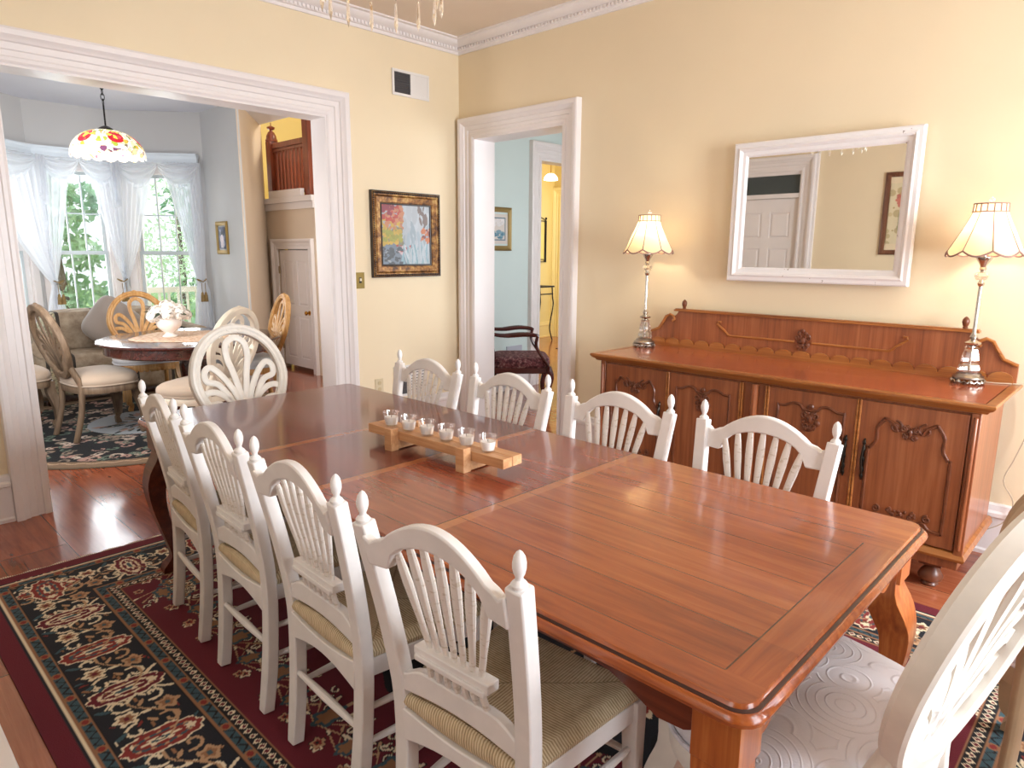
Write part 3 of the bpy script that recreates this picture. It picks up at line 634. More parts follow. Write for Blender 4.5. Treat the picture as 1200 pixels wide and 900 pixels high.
MB().sweep([(x*1.0, y, 0) for x, y in rrect(TW-.014, TL-.014, .03)], [(u, v) for u, v in prof], (0, 0, 1), closed=True).build('table_edge', M_tedge, tb, ang=30)
MB().sweep([(x*1.0, y, 0) for x, y in rrect(TW-.014, TL-.014, .03)], [(.0075, .7435), (.0085, .7447), (.0105, .7442), (.0145, .7422), (.0145, .7405), (.0075, .7405)], (0, 0, 1), closed=True).build('edge_groove', paint('dark_edge_groove', '#3a1a10', .4), tb)
AX, AY = TW-.045, TL-.045
def apron(pts_top, L, axis, off, sg):
    k = 48; top = []; bot = []
    for i in range(k+1):
        u = -L+2*L*i/k; e = (L-abs(u)); 
        d = .062+.055*math.exp(-((e-.09)/.09)**2)+(.02*math.cos(u/.16*PI) if abs(u) < .24 else -.02*math.cos(min(1, (abs(u)-.24)/.3)*PI*2)*.5-.01)
        top.append((u, .713)); bot.append((u, .713-d))
    return MB().strip(top, bot, axis, off, off+sg*.022)
for sg in (-1, 1):
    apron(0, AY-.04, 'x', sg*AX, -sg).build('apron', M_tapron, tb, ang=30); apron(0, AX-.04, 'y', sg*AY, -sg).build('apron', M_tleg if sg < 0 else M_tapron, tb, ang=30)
def cabriole(m, x, y, dx, dy, zt, w=.045, k=.055, zf=0., foot=.03):
    pts = [(0, zt, w), (0, zt-.09, w), (k*.55, zt-.17, w*1.02), (k*.85, zt-.24, w*.9), (k*.75, zt-.34, w*.72), (k*.3, zt-.46, w*.56), (-k*.1, zt-.56, w*.5), (k*.05, zf+.06, w*.48), (k*.4, zf+.022, w*.62), (k*.5, zf, w*.6)]
    pts = [p for i, p in enumerate(pts) if not (i in (5, 6) and p[1] < zf+.07)]
    S = smooth_path([(d, z, r) for d, z, r in pts], 3)
    m.tube([(x+dx*s.x, y+dy*s.x, s.y) for s in S], [s.z for s in S], 12, rv=[s.z for s in S], up=(0, 1, 0), sq=True)
    return m
for sx in (-1, 1):
    for sy in (-1, 1):
        q = MB().box((-.046, -.046, .6), (.046, .046, .713)); q.v = [(v[0]+sx*(AX-.025), v[1]+sy*(AY-.025), v[2]) for v in q.v]
        cabriole(q, sx*(AX-.03), sy*(AY-.03), sx*.7, sy*.7, .66, .043, .07)
        q.v = [(a_, b_, max(0, c_)) for a_, b_, c_ in q.v]
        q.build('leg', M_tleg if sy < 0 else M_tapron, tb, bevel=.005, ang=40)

# ------------------------------------------------------------------ candle holder with six votives
M_oak = wood('light_oak', '#b3794c', '#cf9a6b', '#e2b88d', 1, 1., .45)
ch = thing('candle_holder', 'low light oak candle holder with crossed feet along the middle of the dining table', 'candle holder', (1.545, 1.845, .7605), .05)
for sx in (-1, 1): MB().prism([(sx*.001, 0), (sx*.047, 0), (sx*.047, .034), (sx*.001, .034)], 'y', -.355, .355).build('beam', M_oak, ch, smooth=False, bevel=.002)
for o in ch.children: o.location.z = .037
for y in (-.19, .19):
    MB().box((-.085, y-.02, 0), (-.049, y+.02, .085)).box((.049, y-.02, 0), (.085, y+.02, .085)).box((-.049, y-.02, .004), (.049, y+.02, .036)).build('cross_foot', M_oak, ch, smooth=False, bevel=.002)
M_cglass = glassy('clear_votive_glass', refl=.08, alpha=.9); M_wax = N('white_wax').fin('#fbfaf6', .4)
vt = thing('votive_candle', 'small white votive candle in clear glass, farthest of six on the oak holder', 'candle', (0, 0, 0), 0, 'votive candles on the oak holder')
MB().lathe([(.001, .0), (.020, 0), (.024, .006), (.029, .03), (.0315, .05), (.0325, .056), (.031, .057), (.0295, .05), (.027, .03), (.022, .006), (.001, .004)], n=20, cap=False).build('glass_cup', M_cglass, vt)
MB().lathe([(.001, .005), (.0215, .007), (.026, .028), (.0255, .036), (.02, .034), (.001, .033)], n=18).build('wax', M_wax, vt)
MB().tube([(0, 0, .033), (.001, 0, .042)], .0012, 5).build('wick', paint('dark_wick', '#3a3430'), vt)
lb = ['farthest of six', 'second from the far end', 'third from the far end', 'third from the near end', 'second from the near end', 'nearest of six']
for i in range(6):
    yy = .255-.102*i; lx = ch.location.x-math.sin(.05)*yy-.012; ly = ch.location.y+math.cos(.05)*yy
    if i == 0: vt.location = (lx, ly, .8325)
    else: dup(vt, (lx, ly, .8325), i*.7, 'small white votive candle in clear glass, %s on the oak holder' % lb[i])

# ------------------------------------------------------------------ ring-back upholstered chairs
def fabric(name, c, emb=False, c2=None):
    g = N(name); v = g.obj(); n = g.noise(v, 220., 2); b = n
    if emb:
        vo = g.n('ShaderNodeTexVoronoi', feature='F1', ins={'Vector': v, 'Scale': 7.}).outputs[0]
        w = g.m_('SINE', g.m_('MULTIPLY', vo, 48.)); w = g.m_('POWER', g.m_('MAXIMUM', w, 0.), 6.)
        b = g.m_('ADD', g.m_('MULTIPLY', w, 1.), g.m_('MULTIPLY', n, .25)); g.bump(b, .55, .003)
    else: g.bump(b, .25, .001)
    c0 = lin(c); return g.fin(g.ramp(g.noise(v, 6., 2), [(.3, tuple(q*.95 for q in c0[:3])+(1,)), (.7, c0)]), .85, Sheen_Weight=.2)
F_white = fabric('white_embossed_fabric', '#edeaf0', True); F_beige = fabric('beige_seat_fabric', '#dcc6b0'); F_grey = fabric('pale_grey_seat_fabric', '#d6d4d6')
M_tanring = paint('tan_ring_chair_paint', '#b59a7a', .45, .1, 9.)
def superring(n, a, b, e=2.6):
    return [(a*math.copysign(abs(math.cos(2*PI*i/n))**(2/e), math.cos(2*PI*i/n)), b*math.copysign(abs(math.sin(2*PI*i/n))**(2/e), math.sin(2*PI*i/n))) for i in range(n)]
def ring_chair(label, mw, mf, loc, rz, inner=None, group=None):
    """local: +y front, origin under the seat centre"""
    t = thing('ring_back_chair', label, 'chair', loc, rz, group)
    inner = inner or mw
    def bp(x, z): return Vector((x, -.238-(z-.5)*.26, z))                                   # reclined back plane
    nrm = Vector((0, 1, .24)).normalized(); nrm = Vector((0, .9678, .2516))
    cz, A, B = .785, .248, .268; S = bp(1, 0)-bp(0, 0)
    ring = []
    for i in range(56):
        a = 2*PI*i/56; x, z = A*math.sin(a), cz-B*math.cos(a); k = 1-.10*max(0, -(z-cz)/B); ring.append(bp(x*k, z))
    pr = [(-.026, -.018), (-.020, -.024), (.018, -.026), (.026, -.019), (.026, .014), (.018, .021), (.006, .018), (-.004, .025), (-.016, .024), (-.026, .013)]
    bk = MB().sweep(ring, pr, nrm, closed=True).build('back_ring', mw, t, ang=32)
    # carved crest
    m = MB()
    for dx, dz, r in ((0, .012, .030), (-.04, .006, .024), (.04, .006, .024), (-.072, -.006, .018), (.072, -.006, .018)):
        p = bp(dx, cz+B+dz); m.ell((p.x, p.y+.004, p.z), (r, .017, r*.75), 12, 8)
    for sx in (-1, 1):
        P = smooth_path([bp(sx*.02, cz+B-.018), bp(sx*.055, cz+B+.012), bp(sx*.095, cz+B-.006), bp(sx*.125, cz+B-.034)], 5); m.tube([p+Vector((0, .014, 0)) for p in P], [.010-.0004*i for i in range(len(P))], 8)
    m.build('carved_crest', mw, t, ang=60)
    # palmette of seven loops rising from the foot of the ring
    base = (0, cz-B+.03)
    loops = [((0, .46), .060, 0.)]
    def loop(pts, w=.017, th=.013):
        m = MB(); P = smooth_path([bp(x, z) for x, z in pts], 6)
        m.tube(P, [w]*len(P), 8, rv=[th]*len(P), up=(0, .9724, .2334)); return m
    # tube's up is the radial axis here: swap so that the wide side lies in the back plane
    def strap(pts, w=.0175, th=.008):
        P = smooth_path([bp(x, z) for x, z in pts], 7)
        return MB().sweep(P, [(-w, -th*.7), (w, -th*.7), (w, th*.5), (w*.5, th), (-w*.5, th), (-w, th*.5)], nrm)
    z0 = cz-B+.02
    strap([(-.004, z0), (-.010, z0+.12), (-.036, z0+.27), (-.058, z0+.36), (-.052, z0+.435), (0, z0+.468), (.052, z0+.435), (.058, z0+.36), (.036, z0+.27), (.010, z0+.12), (.004, z0)]).build('palmette_loop', inner, t, ang=40)
    for sx in (-1, 1):
        for pts in ([(.012, z0+.01), (.035, z0+.14), (.085, z0+.245), (.150, z0+.318), (.190, z0+.300), (.188, z0+.250), (.130, z0+.226), (.080, z0+.150), (.030, z0+.02)],
                    [(.026, z0+.01), (.065, z0+.115), (.130, z0+.178), (.192, z0+.190), (.218, z0+.160), (.196, z0+.128), (.140, z0+.122), (.085, z0+.075), (.045, z0+.01)],
                    [(.045, z0+.01), (.085, z0+.058), (.140, z0+.085), (.176, z0+.072), (.172, z0+.040), (.125, z0+.030), (.075, z0-.004)]):
            strap([(sx*x, z) for x, z in pts], .0165).build('palmette_loop', inner, t, ang=40)
    # stem that joins ring to seat
    m = MB()
    for sx in (-1, 1):
        P = smooth_path([(sx*.17, -.262, .60), (sx*.185, -.225, .50), (sx*.188, -.205, .42), (sx*.19, -.225, .22), (sx*.195, -.285, 0)], 5)
        q = MB().tube(P, [.022]*len(P), 8, rv=[.026-.0005*i for i in range(len(P))], up=(1, 0, 0), sq=True); q.v = [(a_, b_, max(0, c_)) for a_, b_, c_ in q.v]; q.build('rear_leg', mw, t, bevel=.004, ang=40)
    # seat
    n = 40; so = [(x*(1+.06*(y/.24)), y) for x, y in superring(n, .300, .234, 3.0)]
    m = MB(); lay = [(.97, .408), (1.0, .415), (1.01, .43), (1.0, .445), (.985, .45), (.985, .445)]
    m = MB(); k = [(1.0, .375), (1.012, .39), (1.012, .425), (1.0, .43), (.96, .43)]
    m.add([(x*s_, y*s_, z) for s_, z in k for x, y in so], [(j*n+i, j*n+(i+1) % n, (j+1)*n+(i+1) % n, (j+1)*n+i) for j in range(4) for i in range(n)]+[tuple(range(n))[::-1], tuple(4*n+i for i in range(n))])
    m.ell((0, .238, .385), (.05, .012, .022), 10, 6)
    for a in range(8): m.ell((-.16+.32*a/7, .236-.015*abs(a-3.5)/3.5, .372), (.02, .01, .012), 8, 5)
    m.build('seat_rail', mw, t, ang=40)
    m = MB(); k = [(.985, .432), (1.02, .455), (1.02, .475), (.985, .497), (.90, .513), (.75, .524), (.5, .531), (.25, .534), (.02, .535)]
    m.add([(x*s_, y*s_, z) for s_, z in k for x, y in so], [(j*n+i, j*n+(i+1) % n, (j+1)*n+(i+1) % n, (j+1)*n+i) for j in range(8) for i in range(n)]+[tuple(range(n))[::-1], tuple(8*n+i for i in range(n))])
    st = m.build('seat_cushion', mf, t, ang=60)
    MB().tube([(x*1.018, y*1.018, .436) for x, y in so], .006, 6, closed=True).build('piping', mf, st)
    for sx in (-1, 1):
        m = MB(); cabriole(m, sx*.215, .195, sx*.7, .7, .42, .032, .05); m.v = m.v
        # squeeze the leg so that its foot stands on the floor
        zs = [v[2] for v in m.v]; lo = min(zs); m.v = [(v[0], v[1], (v[2]-lo)*.42/(max(zs)-lo)) for v in m.v]
        m.build('front_leg', mw, t, ang=50)
    return t
ring_chair('white ring-back chair at the far end of the dining table facing the viewer', M_antwhite, F_beige, (1.645, 3.36, .009), PI)
ring_chair('white ring-back chair with embossed white seat at the near right end of the dining table', M_antwhite, F_white, (1.485, .470, .009), -.19)
ring_chair('tan ring-back chair behind the near white one, only its back arch in view', M_tanring, F_white, (2.27, -.055, .009), -PI/2)
# ------------------------------------------------------------------ patterned rugs: woven pattern carried by a colour attribute on a fine grid
class Weave:
    def __init__(s, w, l, px, base): s.w, s.l, s.px = w, l, px; s.nx = int(w/px)+1; s.ny = int(l/px)+1; s.a = np.zeros((s.ny, s.nx, 3)); s.a[:] = base; s.X, s.Y = np.meshgrid(np.arange(s.nx)*px, np.arange(s.ny)*px)
    def win(s, cx, cy, r):
        i0 = max(0, int((cx-r)/s.px)); i1 = min(s.nx, int((cx+r)/s.px)+2); j0 = max(0, int((cy-r)/s.px)); j1 = min(s.ny, int((cy+r)/s.px)+2)
        return slice(j0, j1), slice(i0, i1)
    def ell(s, cx, cy, a, b, th, c, lobes=0, amp=0.):
        w = s.win(cx, cy, max(a, b)*(1+amp)+s.px)
        if s.a[w].size == 0: return
        dx = s.X[w]-cx; dy = s.Y[w]-cy; u = (dx*math.cos(th)+dy*math.sin(th))/a; v = (-dx*math.sin(th)+dy*math.cos(th))/b
        r = np.hypot(u, v)
        lim = 1+amp*np.cos(lobes*np.arctan2(v, u)) if lobes else 1.
        s.a[w][r < lim] = c
    def line(s, pts, wd, c):
        for (x0, y0), (x1, y1) in zip(pts[:-1], pts[1:]):
            cx, cy = (x0+x1)/2, (y0+y1)/2; L = math.hypot(x1-x0, y1-y0)/2; w = s.win(cx, cy, L+wd)
            if s.a[w].size == 0: continue
            dx, dy = x1-x0, y1-y0; q = max(dx*dx+dy*dy, 1e-9); t = np.clip(((s.X[w]-x0)*dx+(s.Y[w]-y0)*dy)/q, 0, 1)
            s.a[w][np.hypot(s.X[w]-x0-t*dx, s.Y[w]-y0-t*dy) < wd] = c
    def rect(s, d0, d1, c):
        d = np.minimum(np.minimum(s.X, s.w-s.X), np.minimum(s.Y, s.l-s.Y)); s.a[(d >= d0) & (d < d1)] = c
    def mesh(s, name, z, x0, y0, mat, mask=None, th=.008):
        nx, ny = s.nx, s.ny; me = bpy.data.meshes.new(name)
        co = np.stack([s.X.ravel()+x0, s.Y.ravel()+y0, np.full(nx*ny, z)], 1)
        idx = np.arange(nx*ny).reshape(ny, nx); q = np.stack([idx[:-1, :-1], idx[:-1, 1:], idx[1:, 1:], idx[1:, :-1]], -1).reshape(-1, 4)
        if mask is not None: q = q[mask[:-1, :-1].ravel()]
        used, inv = np.unique(q, return_inverse=True); q = inv.reshape(-1, 4); co = co[used]
        me.vertices.add(len(used)); me.vertices.foreach_set('co', co.ravel().astype(np.float32))
        me.loops.add(q.size); me.loops.foreach_set('vertex_index', q.ravel().astype(np.int32))
        me.polygons.add(len(q)); me.polygons.foreach_set('loop_start', np.arange(0, q.size, 4, dtype=np.int32)); me.update(calc_edges=True)
        at = me.color_attributes.new('pattern', 'FLOAT_COLOR', 'POINT'); a = np.ones((len(used), 4), np.float32); a[:, :3] = s.a.reshape(-1, 3)[used]; at.data.foreach_set('color', a.ravel())
        me.materials.append(mat); o = bpy.data.objects.new(name, me); COL.objects.link(o); return o
C3 = lambda h: np.array(lin(h)[:3])
BURG, NAVY, CREAM, BROWN, TEAL, BLACK, RUST, SAND = map(C3, ('#681627', '#1a1d26', '#ebdbbd', '#996c4c', '#3a555e', '#141419', '#8b2f2b', '#bf9874'))
M_pile = vcol('oriental_rug_pile', .95, pile=True)
RX0, RX1, RY0, RY1 = .338, 3.19, -.22, 3.675
W = Weave(RX1-RX0, RY1-RY0, .005, BURG)
r5 = random.Random(5)
def rosette(cx, cy, r, o, c, i, n=6): W.ell(cx, cy, r*1.12, r*1.12, 0, BLACK, n, .18); W.ell(cx, cy, r, r, 0, o, n, .2); W.ell(cx, cy, r*.6, r*.6, 0, c, n, .2); W.ell(cx, cy, r*.28, r*.28, 0, i)
def leafp(cx, cy, L, th, c): W.ell(cx, cy, L*1.15, L*.48, th, BLACK); W.ell(cx, cy, L, L*.33, th, c)
def palmette(cx, cy, L, th, o, f, c):
    ct, st = math.cos(th), math.sin(th); P = lambda u, v: (cx+u*ct-v*st, cy+u*st+v*ct)
    W.ell(cx, cy, L, L*.5, th, CREAM, 10, .06); W.ell(cx, cy, L*.93, L*.44, th, f, 10, .06); W.ell(*P(0, 0), L*.72, L*.3, th, o); W.ell(*P(0, 0), L*.62, L*.22, th, f)
    for s_ in (-1, 1):
        for k in range(5): W.ell(*P(-L*.6+k*L*.3, s_*L*.28*math.cos((k-2)*.5)), L*.07, L*.035, th, SAND)
    W.ell(*P(-.05*L, 0), L*.4, L*.13, th, CREAM, 6, .25); W.ell(*P(-.05*L, 0), L*.25, L*.07, th, c); W.ell(*P(L*.66, 0), L*.13, L*.12, th, CREAM, 5, .2)
def scroll(cx, cy, r, a0, sg, c, wd=.0055):
    pts = [(cx+r*(1-k/15)*math.cos(a0+sg*k*.42), cy+r*(1-k/15)*math.sin(a0+sg*k*.42)) for k in range(13)]; W.line(pts, wd+.003, BLACK); W.line(pts, wd, c)
# field sprays
def spray(cx, cy, s_, th):
    ct, st = math.cos(th), math.sin(th); P = lambda u, v: (cx+(u*ct-v*st)*s_, cy+(u*st+v*ct)*s_)
    for k in range(-3, 4): a = k*.42; e = P(.11*math.cos(a), .11*math.sin(a)); W.line([P(0, 0), e], .0026, SAND); leafp(*e, .017*s_, th+a, CREAM if k % 2 else SAND); scroll(*P(.03+.03*abs(k), .028*k), .016*s_, th+a, 1 if k > 0 else -1, CREAM, .0028)
    W.ell(*P(.045, 0), .05*s_, .034*s_, th, TEAL, 6, .15); W.ell(*P(.045, 0), .036*s_, .022*s_, th, BROWN, 6, .2); rosette(*P(-.03, .07), .018*s_, CREAM, RUST, BLACK, 5); rosette(*P(-.03, -.07), .018*s_, SAND, RUST, BLACK, 5)
ww, ll = W.w, W.l
for k in range(24):
    y = .52+k*.165
    for x, th in ((.60, 0.), (ww-.60, PI)): spray(x+.02*(k % 2), y, 1.2 if k % 2 else .95, th)
for k in range(13):
    x = .6+k*.16
    for y, th in ((.60, PI/2), (ll-.60, -PI/2)): spray(x, y, 1.05, th)
for _ in range(12):
    x, y = r5.uniform(.75, ww-.75), r5.uniform(.75, ll-.75); spray(x, y, r5.uniform(.7, 1.1), r5.uniform(0, 6.28))
W.ell(ww/2, ll/2, .52, .85, 0, BLACK, 16, .05); W.ell(ww/2, ll/2, .49, .81, 0, NAVY, 16, .05)
for k in range(16): a = k*PI/8; rosette(ww/2+.38*math.cos(a), ll/2+.65*math.sin(a), .05, CREAM, RUST, BLACK); scroll(ww/2+.2*math.cos(a), ll/2+.35*math.sin(a), .07, a, 1, SAND)
# borders
W.rect(0, .44, NAVY)
W.rect(.395, .44, BLACK)
per = .34
def along(side, u):      # maps border coordinate (u along, v inward) to the rug
    return {0: lambda v: (v, u), 1: lambda v: (ww-v, u), 2: lambda v: (u, v), 3: lambda v: (u, ll-v)}[side]
for side in range(4):
    L = ll if side < 2 else ww; n = int(round((L-.5)/per)); p = (L-.5)/n; inward = {0: 0., 1: PI, 2: PI/2, 3: -PI/2}[side]
    for k in range(n+1):
        u = .25+k*p; f = along(side, u)
        palmette(*f(.262), .125, inward, CREAM if k % 2 else TEAL, BURG if k % 2 else RUST, TEAL)
        if k % 2:
            for s_ in (-1, 1): W.line([along(side, u+s_*(p*.20+.018*math.sin(q*1.9)))(.15+.021*q) for q in range(12)], .0058, CREAM)
        for s_ in (-1, 1):
            g_ = along(side, u+s_*p*.25); scroll(*g_(.215), .042, inward+s_*1.2, s_, CREAM); scroll(*g_(.315), .040, inward+PI-s_*1.1, -s_, CREAM if k % 2 else SAND)
            leafp(*g_(.165), .026, inward+s_*.6, TEAL); leafp(*along(side, u+s_*p*.33)(.27), .022, inward-s_*.9, SAND); leafp(*g_(.262), .016, inward+s_*1.5, BROWN)
        h = along(side, u+p/2); rosette(*h(.21), .036, CREAM, BROWN, BURG, 6); rosette(*h(.335), .034, SAND, BROWN, TEAL, 5); leafp(*h(.272), .024, inward, CREAM)
        W.line([along(side, u+p*q/10)(.285+.05*math.sin(q*PI/5)) for q in range(11)], .0035, SAND)
        for _ in range(12):
            q = along(side, u+r5.uniform(0, p))(r5.uniform(.14, .385)); rr = r5.random()
            leafp(*q, r5.uniform(.009, .016), r5.uniform(0, 6.28), [RUST, BROWN, TEAL, CREAM][int(rr*4)])
W.rect(0, .068, BURG)
d = np.minimum(np.minimum(W.X, W.w-W.X), np.minimum(W.Y, W.l-W.Y)); al = np.where(np.minimum(W.X, W.w-W.X) < np.minimum(W.Y, W.l-W.Y), W.Y, W.X)
tooth = .066+.014*np.abs(((al/.028) % 1)-.5)*2
W.a[(d >= tooth) & (d < .08)] = NAVY; W.rect(.079, .089, CREAM); W.rect(.089, .133, BROWN); W.rect(.394, .440, BROWN)
for lo in (.099, .404):
    m_ = (d >= lo) & (d < lo+.027); W.a[m_] = TEAL; zz = np.abs(((al/.044) % 1)-.5)*.05; W.a[m_ & (np.abs(d-lo-.002-zz) < .004)] = BLACK
    W.a[m_ & (np.hypot((d-lo-.0135), (((al+.1) % .17)-.085)) < .018)] = BROWN; W.a[m_ & (np.hypot((d-lo-.0135), (((al+.1) % .17)-.085)) < .011)] = RUST
W.rect(.131, .137, BLACK); W.rect(.388, .395, BLACK); W.rect(.440, .476, BLACK)
dm = (np.abs(((al/.031) % 1)-.5)*.031+np.abs(d-.458)); W.a[(d > .441) & (d < .475) & (dm < .0145)] = CREAM; W.a[(d > .441) & (d < .475) & (dm < .0085)] = BURG
W.rect(.476, .484, BROWN)
rug = W.mesh('patterned_rug', 0, 0, 0, M_pile); root = rug
rug.location = (RX0, RY0, .0078)
tag(rug, 'large burgundy and navy floral rug with cream scrolls under the long dining table', 'rug')
MB().box((0, 0, -.0076), (W.w, W.l, -.0006)).build('rug_backing', paint('rug_backing', '#4a1a20', .9), rug, smooth=False)
m = MB(); x = 0
while x < W.w: m.box((x, W.l, -.007), (x+.006, W.l+.022+.006*math.sin(x*57), -.004)); x += .0085
m.build('fringe', paint('cream_rug_fringe', '#d8c8ae', .9), rug, smooth=False)

# ------------------------------------------------------------------ sideboard
M_sb = wood('sideboard_oak', '#744026', '#985632', '#b06c44', 2, .8, .33, .25); M_sbtop = wood('sideboard_top_oak', '#92482c', '#ac5836', '#c47048', 1, .8, .22, .5)
M_sbedge = wood('sideboard_edge_oak', '#7c421f', '#a5642f', '#be8048', 1, 1., .3, .3); M_carve = paint('dark_carved_oak', '#6c3a22', .35, .2, 30.); M_iron = N('dark_bronze_pull').fin('#3a332c', .35, Metallic=.8)
sb = thing('sideboard', 'wide carved reddish oak sideboard with four panelled doors under the white mirror', 'sideboard', (4.0, 1.475, 0))
# local: x negative towards the room, y along the wall
FX = -.655; Y0, Y1 = -.985, .975; ZB, ZT = .20, .845
MB().box((FX+.02, Y0+.01, ZB), (-.04, Y1-.01, ZT)).build('cabinet_body', M_sb, sb, smooth=False, bevel=.003)
for yy in (Y0, Y1-.035): MB().box((FX+.0, yy, ZB), (FX+.03, yy+.035, ZT)).tube([(FX-.002, yy+.0175, ZB+.03), (FX-.002, yy+.0175, ZT-.02)], .009, 8).build('corner_post', M_sb, sb, bevel=.003)
TP = [(.0, .0), (.0, .012), (-.012, .018), (-.02, .03), (-.03, .036), (-.03, .044)]
top = [(-.015, -1.035), (FX-.04, -1.035), (FX-.04, 1.03), (-.015, 1.03)]
m = MB().box((FX+.0, -.99, .845), (-.015, .985, .889))
m.sweep([(x, y, .845) for x, y in [(-.015, -.995), (FX, -.995), (FX, .99), (-.015, .99)]], [(0, 0), (-.012, .004), (-.02, .016), (-.032, .022), (-.042, .034), (-.042, .041), (-.036, .044), (0, .044)] if False else [(0, 0), (.012, .004), (.02, .016), (.032, .022), (.042, .034), (.042, .041), (.036, .044), (0, .044)], (0, 0, -1)) if False else None
P = [(-.015, -.995, .845), (FX, -.995, .845), (FX, .99, .845), (-.015, .99, .845)]
def edge_profile(sg): return [(sg*u, v) for u, v in [(0, 0), (.010, .003), (.018, .014), (.030, .020), (.040, .032), (.040, .041), (.036, .0445), (0, .0445)]]
t0 = Vector(P[1])-Vector(P[0]); out = 1 if t0.cross(Vector((0, 0, 1))).dot(Vector((0, -1, 0))) > 0 else -1
MB().sweep(P, edge_profile(out), (0, 0, 1)).build('top_moulding', M_sbedge, sb, ang=30); m.build('top_board', M_sbtop, sb, smooth=False)
# bottom moulding
MB().sweep([(-.02, Y0, .175), (FX+.005, Y0, .175), (FX+.005, Y1, .175), (-.02, Y1, .175)], [(out*u, v) for u, v in [(-.01, 0), (.008, 0), (.012, .012), (.008, .022), (.003, .035), (-.01, .04)]], (0, 0, 1)).build('plinth_moulding', M_sbedge, sb, ang=30)
MB().box((FX+.015, Y0+.015, .13), (-.03, Y1-.015, .2)).build('plinth', M_sb, sb, smooth=False, bevel=.003)
for x in (FX+.10, -.1):
    for y in (-.86, .86): MB().box((x-.045, y-.045, .105), (x+.045, y+.045, .14)).lathe([(.03, .105), (.022, .095), (.04, .07), (.052, .045), (.048, .03), (.03, .018), (.036, .008), (.03, .0)], (x, y, 0), 16).build('bun_foot', M_carve, sb, ang=40)
# doors
def spiral(cx, cy, r, a0, sg, turns=1.3, n=14): return [(cx+r*(1-.8*k/n)*math.cos(a0+sg*k/n*turns*2*PI), cy+r*(1-.8*k/n)*math.sin(a0+sg*k/n*turns*2*PI)) for k in range(n+1)]
def on_face(pts, x): return [(x, y, z) for y, z in pts]
def leafcluster(m, x, cy, cz, s_, seed, n=9, spread=(1, 1)):
    rr = random.Random(seed)
    for k in range(n):
        a = k/n*2*PI+.3; d_ = rr.uniform(.4, 1.)*s_; m.ell((x, cy+d_*math.cos(a)*spread[0], cz+d_*math.sin(a)*spread[1]), (.007, s_*rr.uniform(.22, .34), s_*rr.uniform(.22, .34)), 8, 5)
    for sg in (-1, 1):
        m.tube(on_face(spiral(cy+sg*s_*.75*spread[0], cz+s_*.35, s_*.42, PI/2, sg), x-.002), .005, 6); m.tube(on_face(spiral(cy+sg*s_*.55*spread[0], cz-s_*.6*spread[1], s_*.33, -PI/2, -sg), x-.002), .0045, 6)
    m.ell((x-.004, cy, cz), (.008, s_*.28, s_*.42), 10, 6)
XF = FX-.0
def door(y0, y1, style, pull):
    dr = MB().box((XF+.001, y0, ZB+.02), (XF+.024, y1, ZT-.012)).build('cabinet_door', M_sb, sb, smooth=False, bevel=.003)
    w = y1-y0; cy = (y0+y1)/2; a, b = y0+w*.16, y1-w*.16; zb, zt = ZB+.085, ZT-.10
    if style == 'wide':
        sh = .055
        out_ = [(cy-.05, zt-.035), (cy-.065, zt-.005), (cy-.10, zt+.018), (a+.04, zt+.015), (a+.012, zt-.03), (a+.012, zt-.09), (a-.012, zt-.13), (a-.02, zt-.15), (a-.02, zb+.02), (a-.015, zb+.0), (a+.03, zb+.002), (a+.06, zb+.028), (cy-.03, zb-.005), (cy+.06, zb+.0), (b-.05, zb-.005), (b-.03, zb-.05), (b+.015, zb-.045), (b+.02, zb-.03), (b+.02, zt-.15), (b+.012, zt-.13), (b-.012, zt-.09), (b-.012, zt-.03), (b-.04, zt+.015), (cy+.10, zt+.018), (cy+.065, zt-.005), (cy+.05, zt-.035)]
        P = smooth_path([(XF, y, z) for y, z in out_], 4); m = MB().tube(P, .008, 6)
        for sg in (-1, 1): m.tube([(XF, y, z) for y, z in spiral(cy+sg*.06, zt-.012, .03, PI/2, sg)], .006, 6)
        m.build('panel_moulding', M_carve, dr)
        m = MB(); leafcluster(m, XF, cy, zt-.03, .036, 3, 7); m.build('top_carving', M_carve, dr)
        m = MB()
        leafcluster(m, XF, cy, zb+.048, .026, 6, 12, (2.6, .55)); [m.tube(on_face(spiral(cy+sg*.105, zb+.05, .018, PI/2, sg), XF-.002), .005, 6) for sg in (-1, 1)]
        m.build('bottom_carving', M_carve, dr)
    else:
        out_ = [(cy-.03, zt+.0), (cy-.05, zt+.02), (cy-.085, zt+.025), (a+.02, zt+.008), (a-.012, zt+.003), (a-.015, zt-.03), (a-.015, zb+.02), (a-.012, zb), (a+.05, zb-.012), (cy, zb+.01), (b-.05, zb-.012), (b+.012, zb), (b+.015, zb+.02), (b+.015, zt-.03), (b+.012, zt+.003), (b-.02, zt+.008), (cy+.085, zt+.025), (cy+.05, zt+.02), (cy+.03, zt+.0)]
        P = smooth_path([(XF, y, z) for y, z in out_], 4, closed=True); MB().tube(P, .0075, 6, closed=True).build('panel_moulding', M_carve, dr)
        m = MB(); leafcluster(m, XF, cy, zt-.045, .05, 4, 10, (.75, 1.25)); m.build('top_carving', M_carve, dr)
    if pull is not None:
        m = MB(); z = .555; P = [(XF-.004, pull, z-.075), (XF-.016, pull, z-.05), (XF-.022, pull+.003, z), (XF-.016, pull, z+.05), (XF-.004, pull, z+.075)]; m.tube(smooth_path(P, 4), .005, 6)
        for dz in (-.08, -.05, 0, .05, .08): m.ell((XF-.006, pull, z+dz), (.006, .008, .014), 8, 5)
        m.tube([(XF-.002, pull, z-.1), (XF-.002, pull, z+.1)], .004, 6); m.build('door_pull', M_iron, dr)
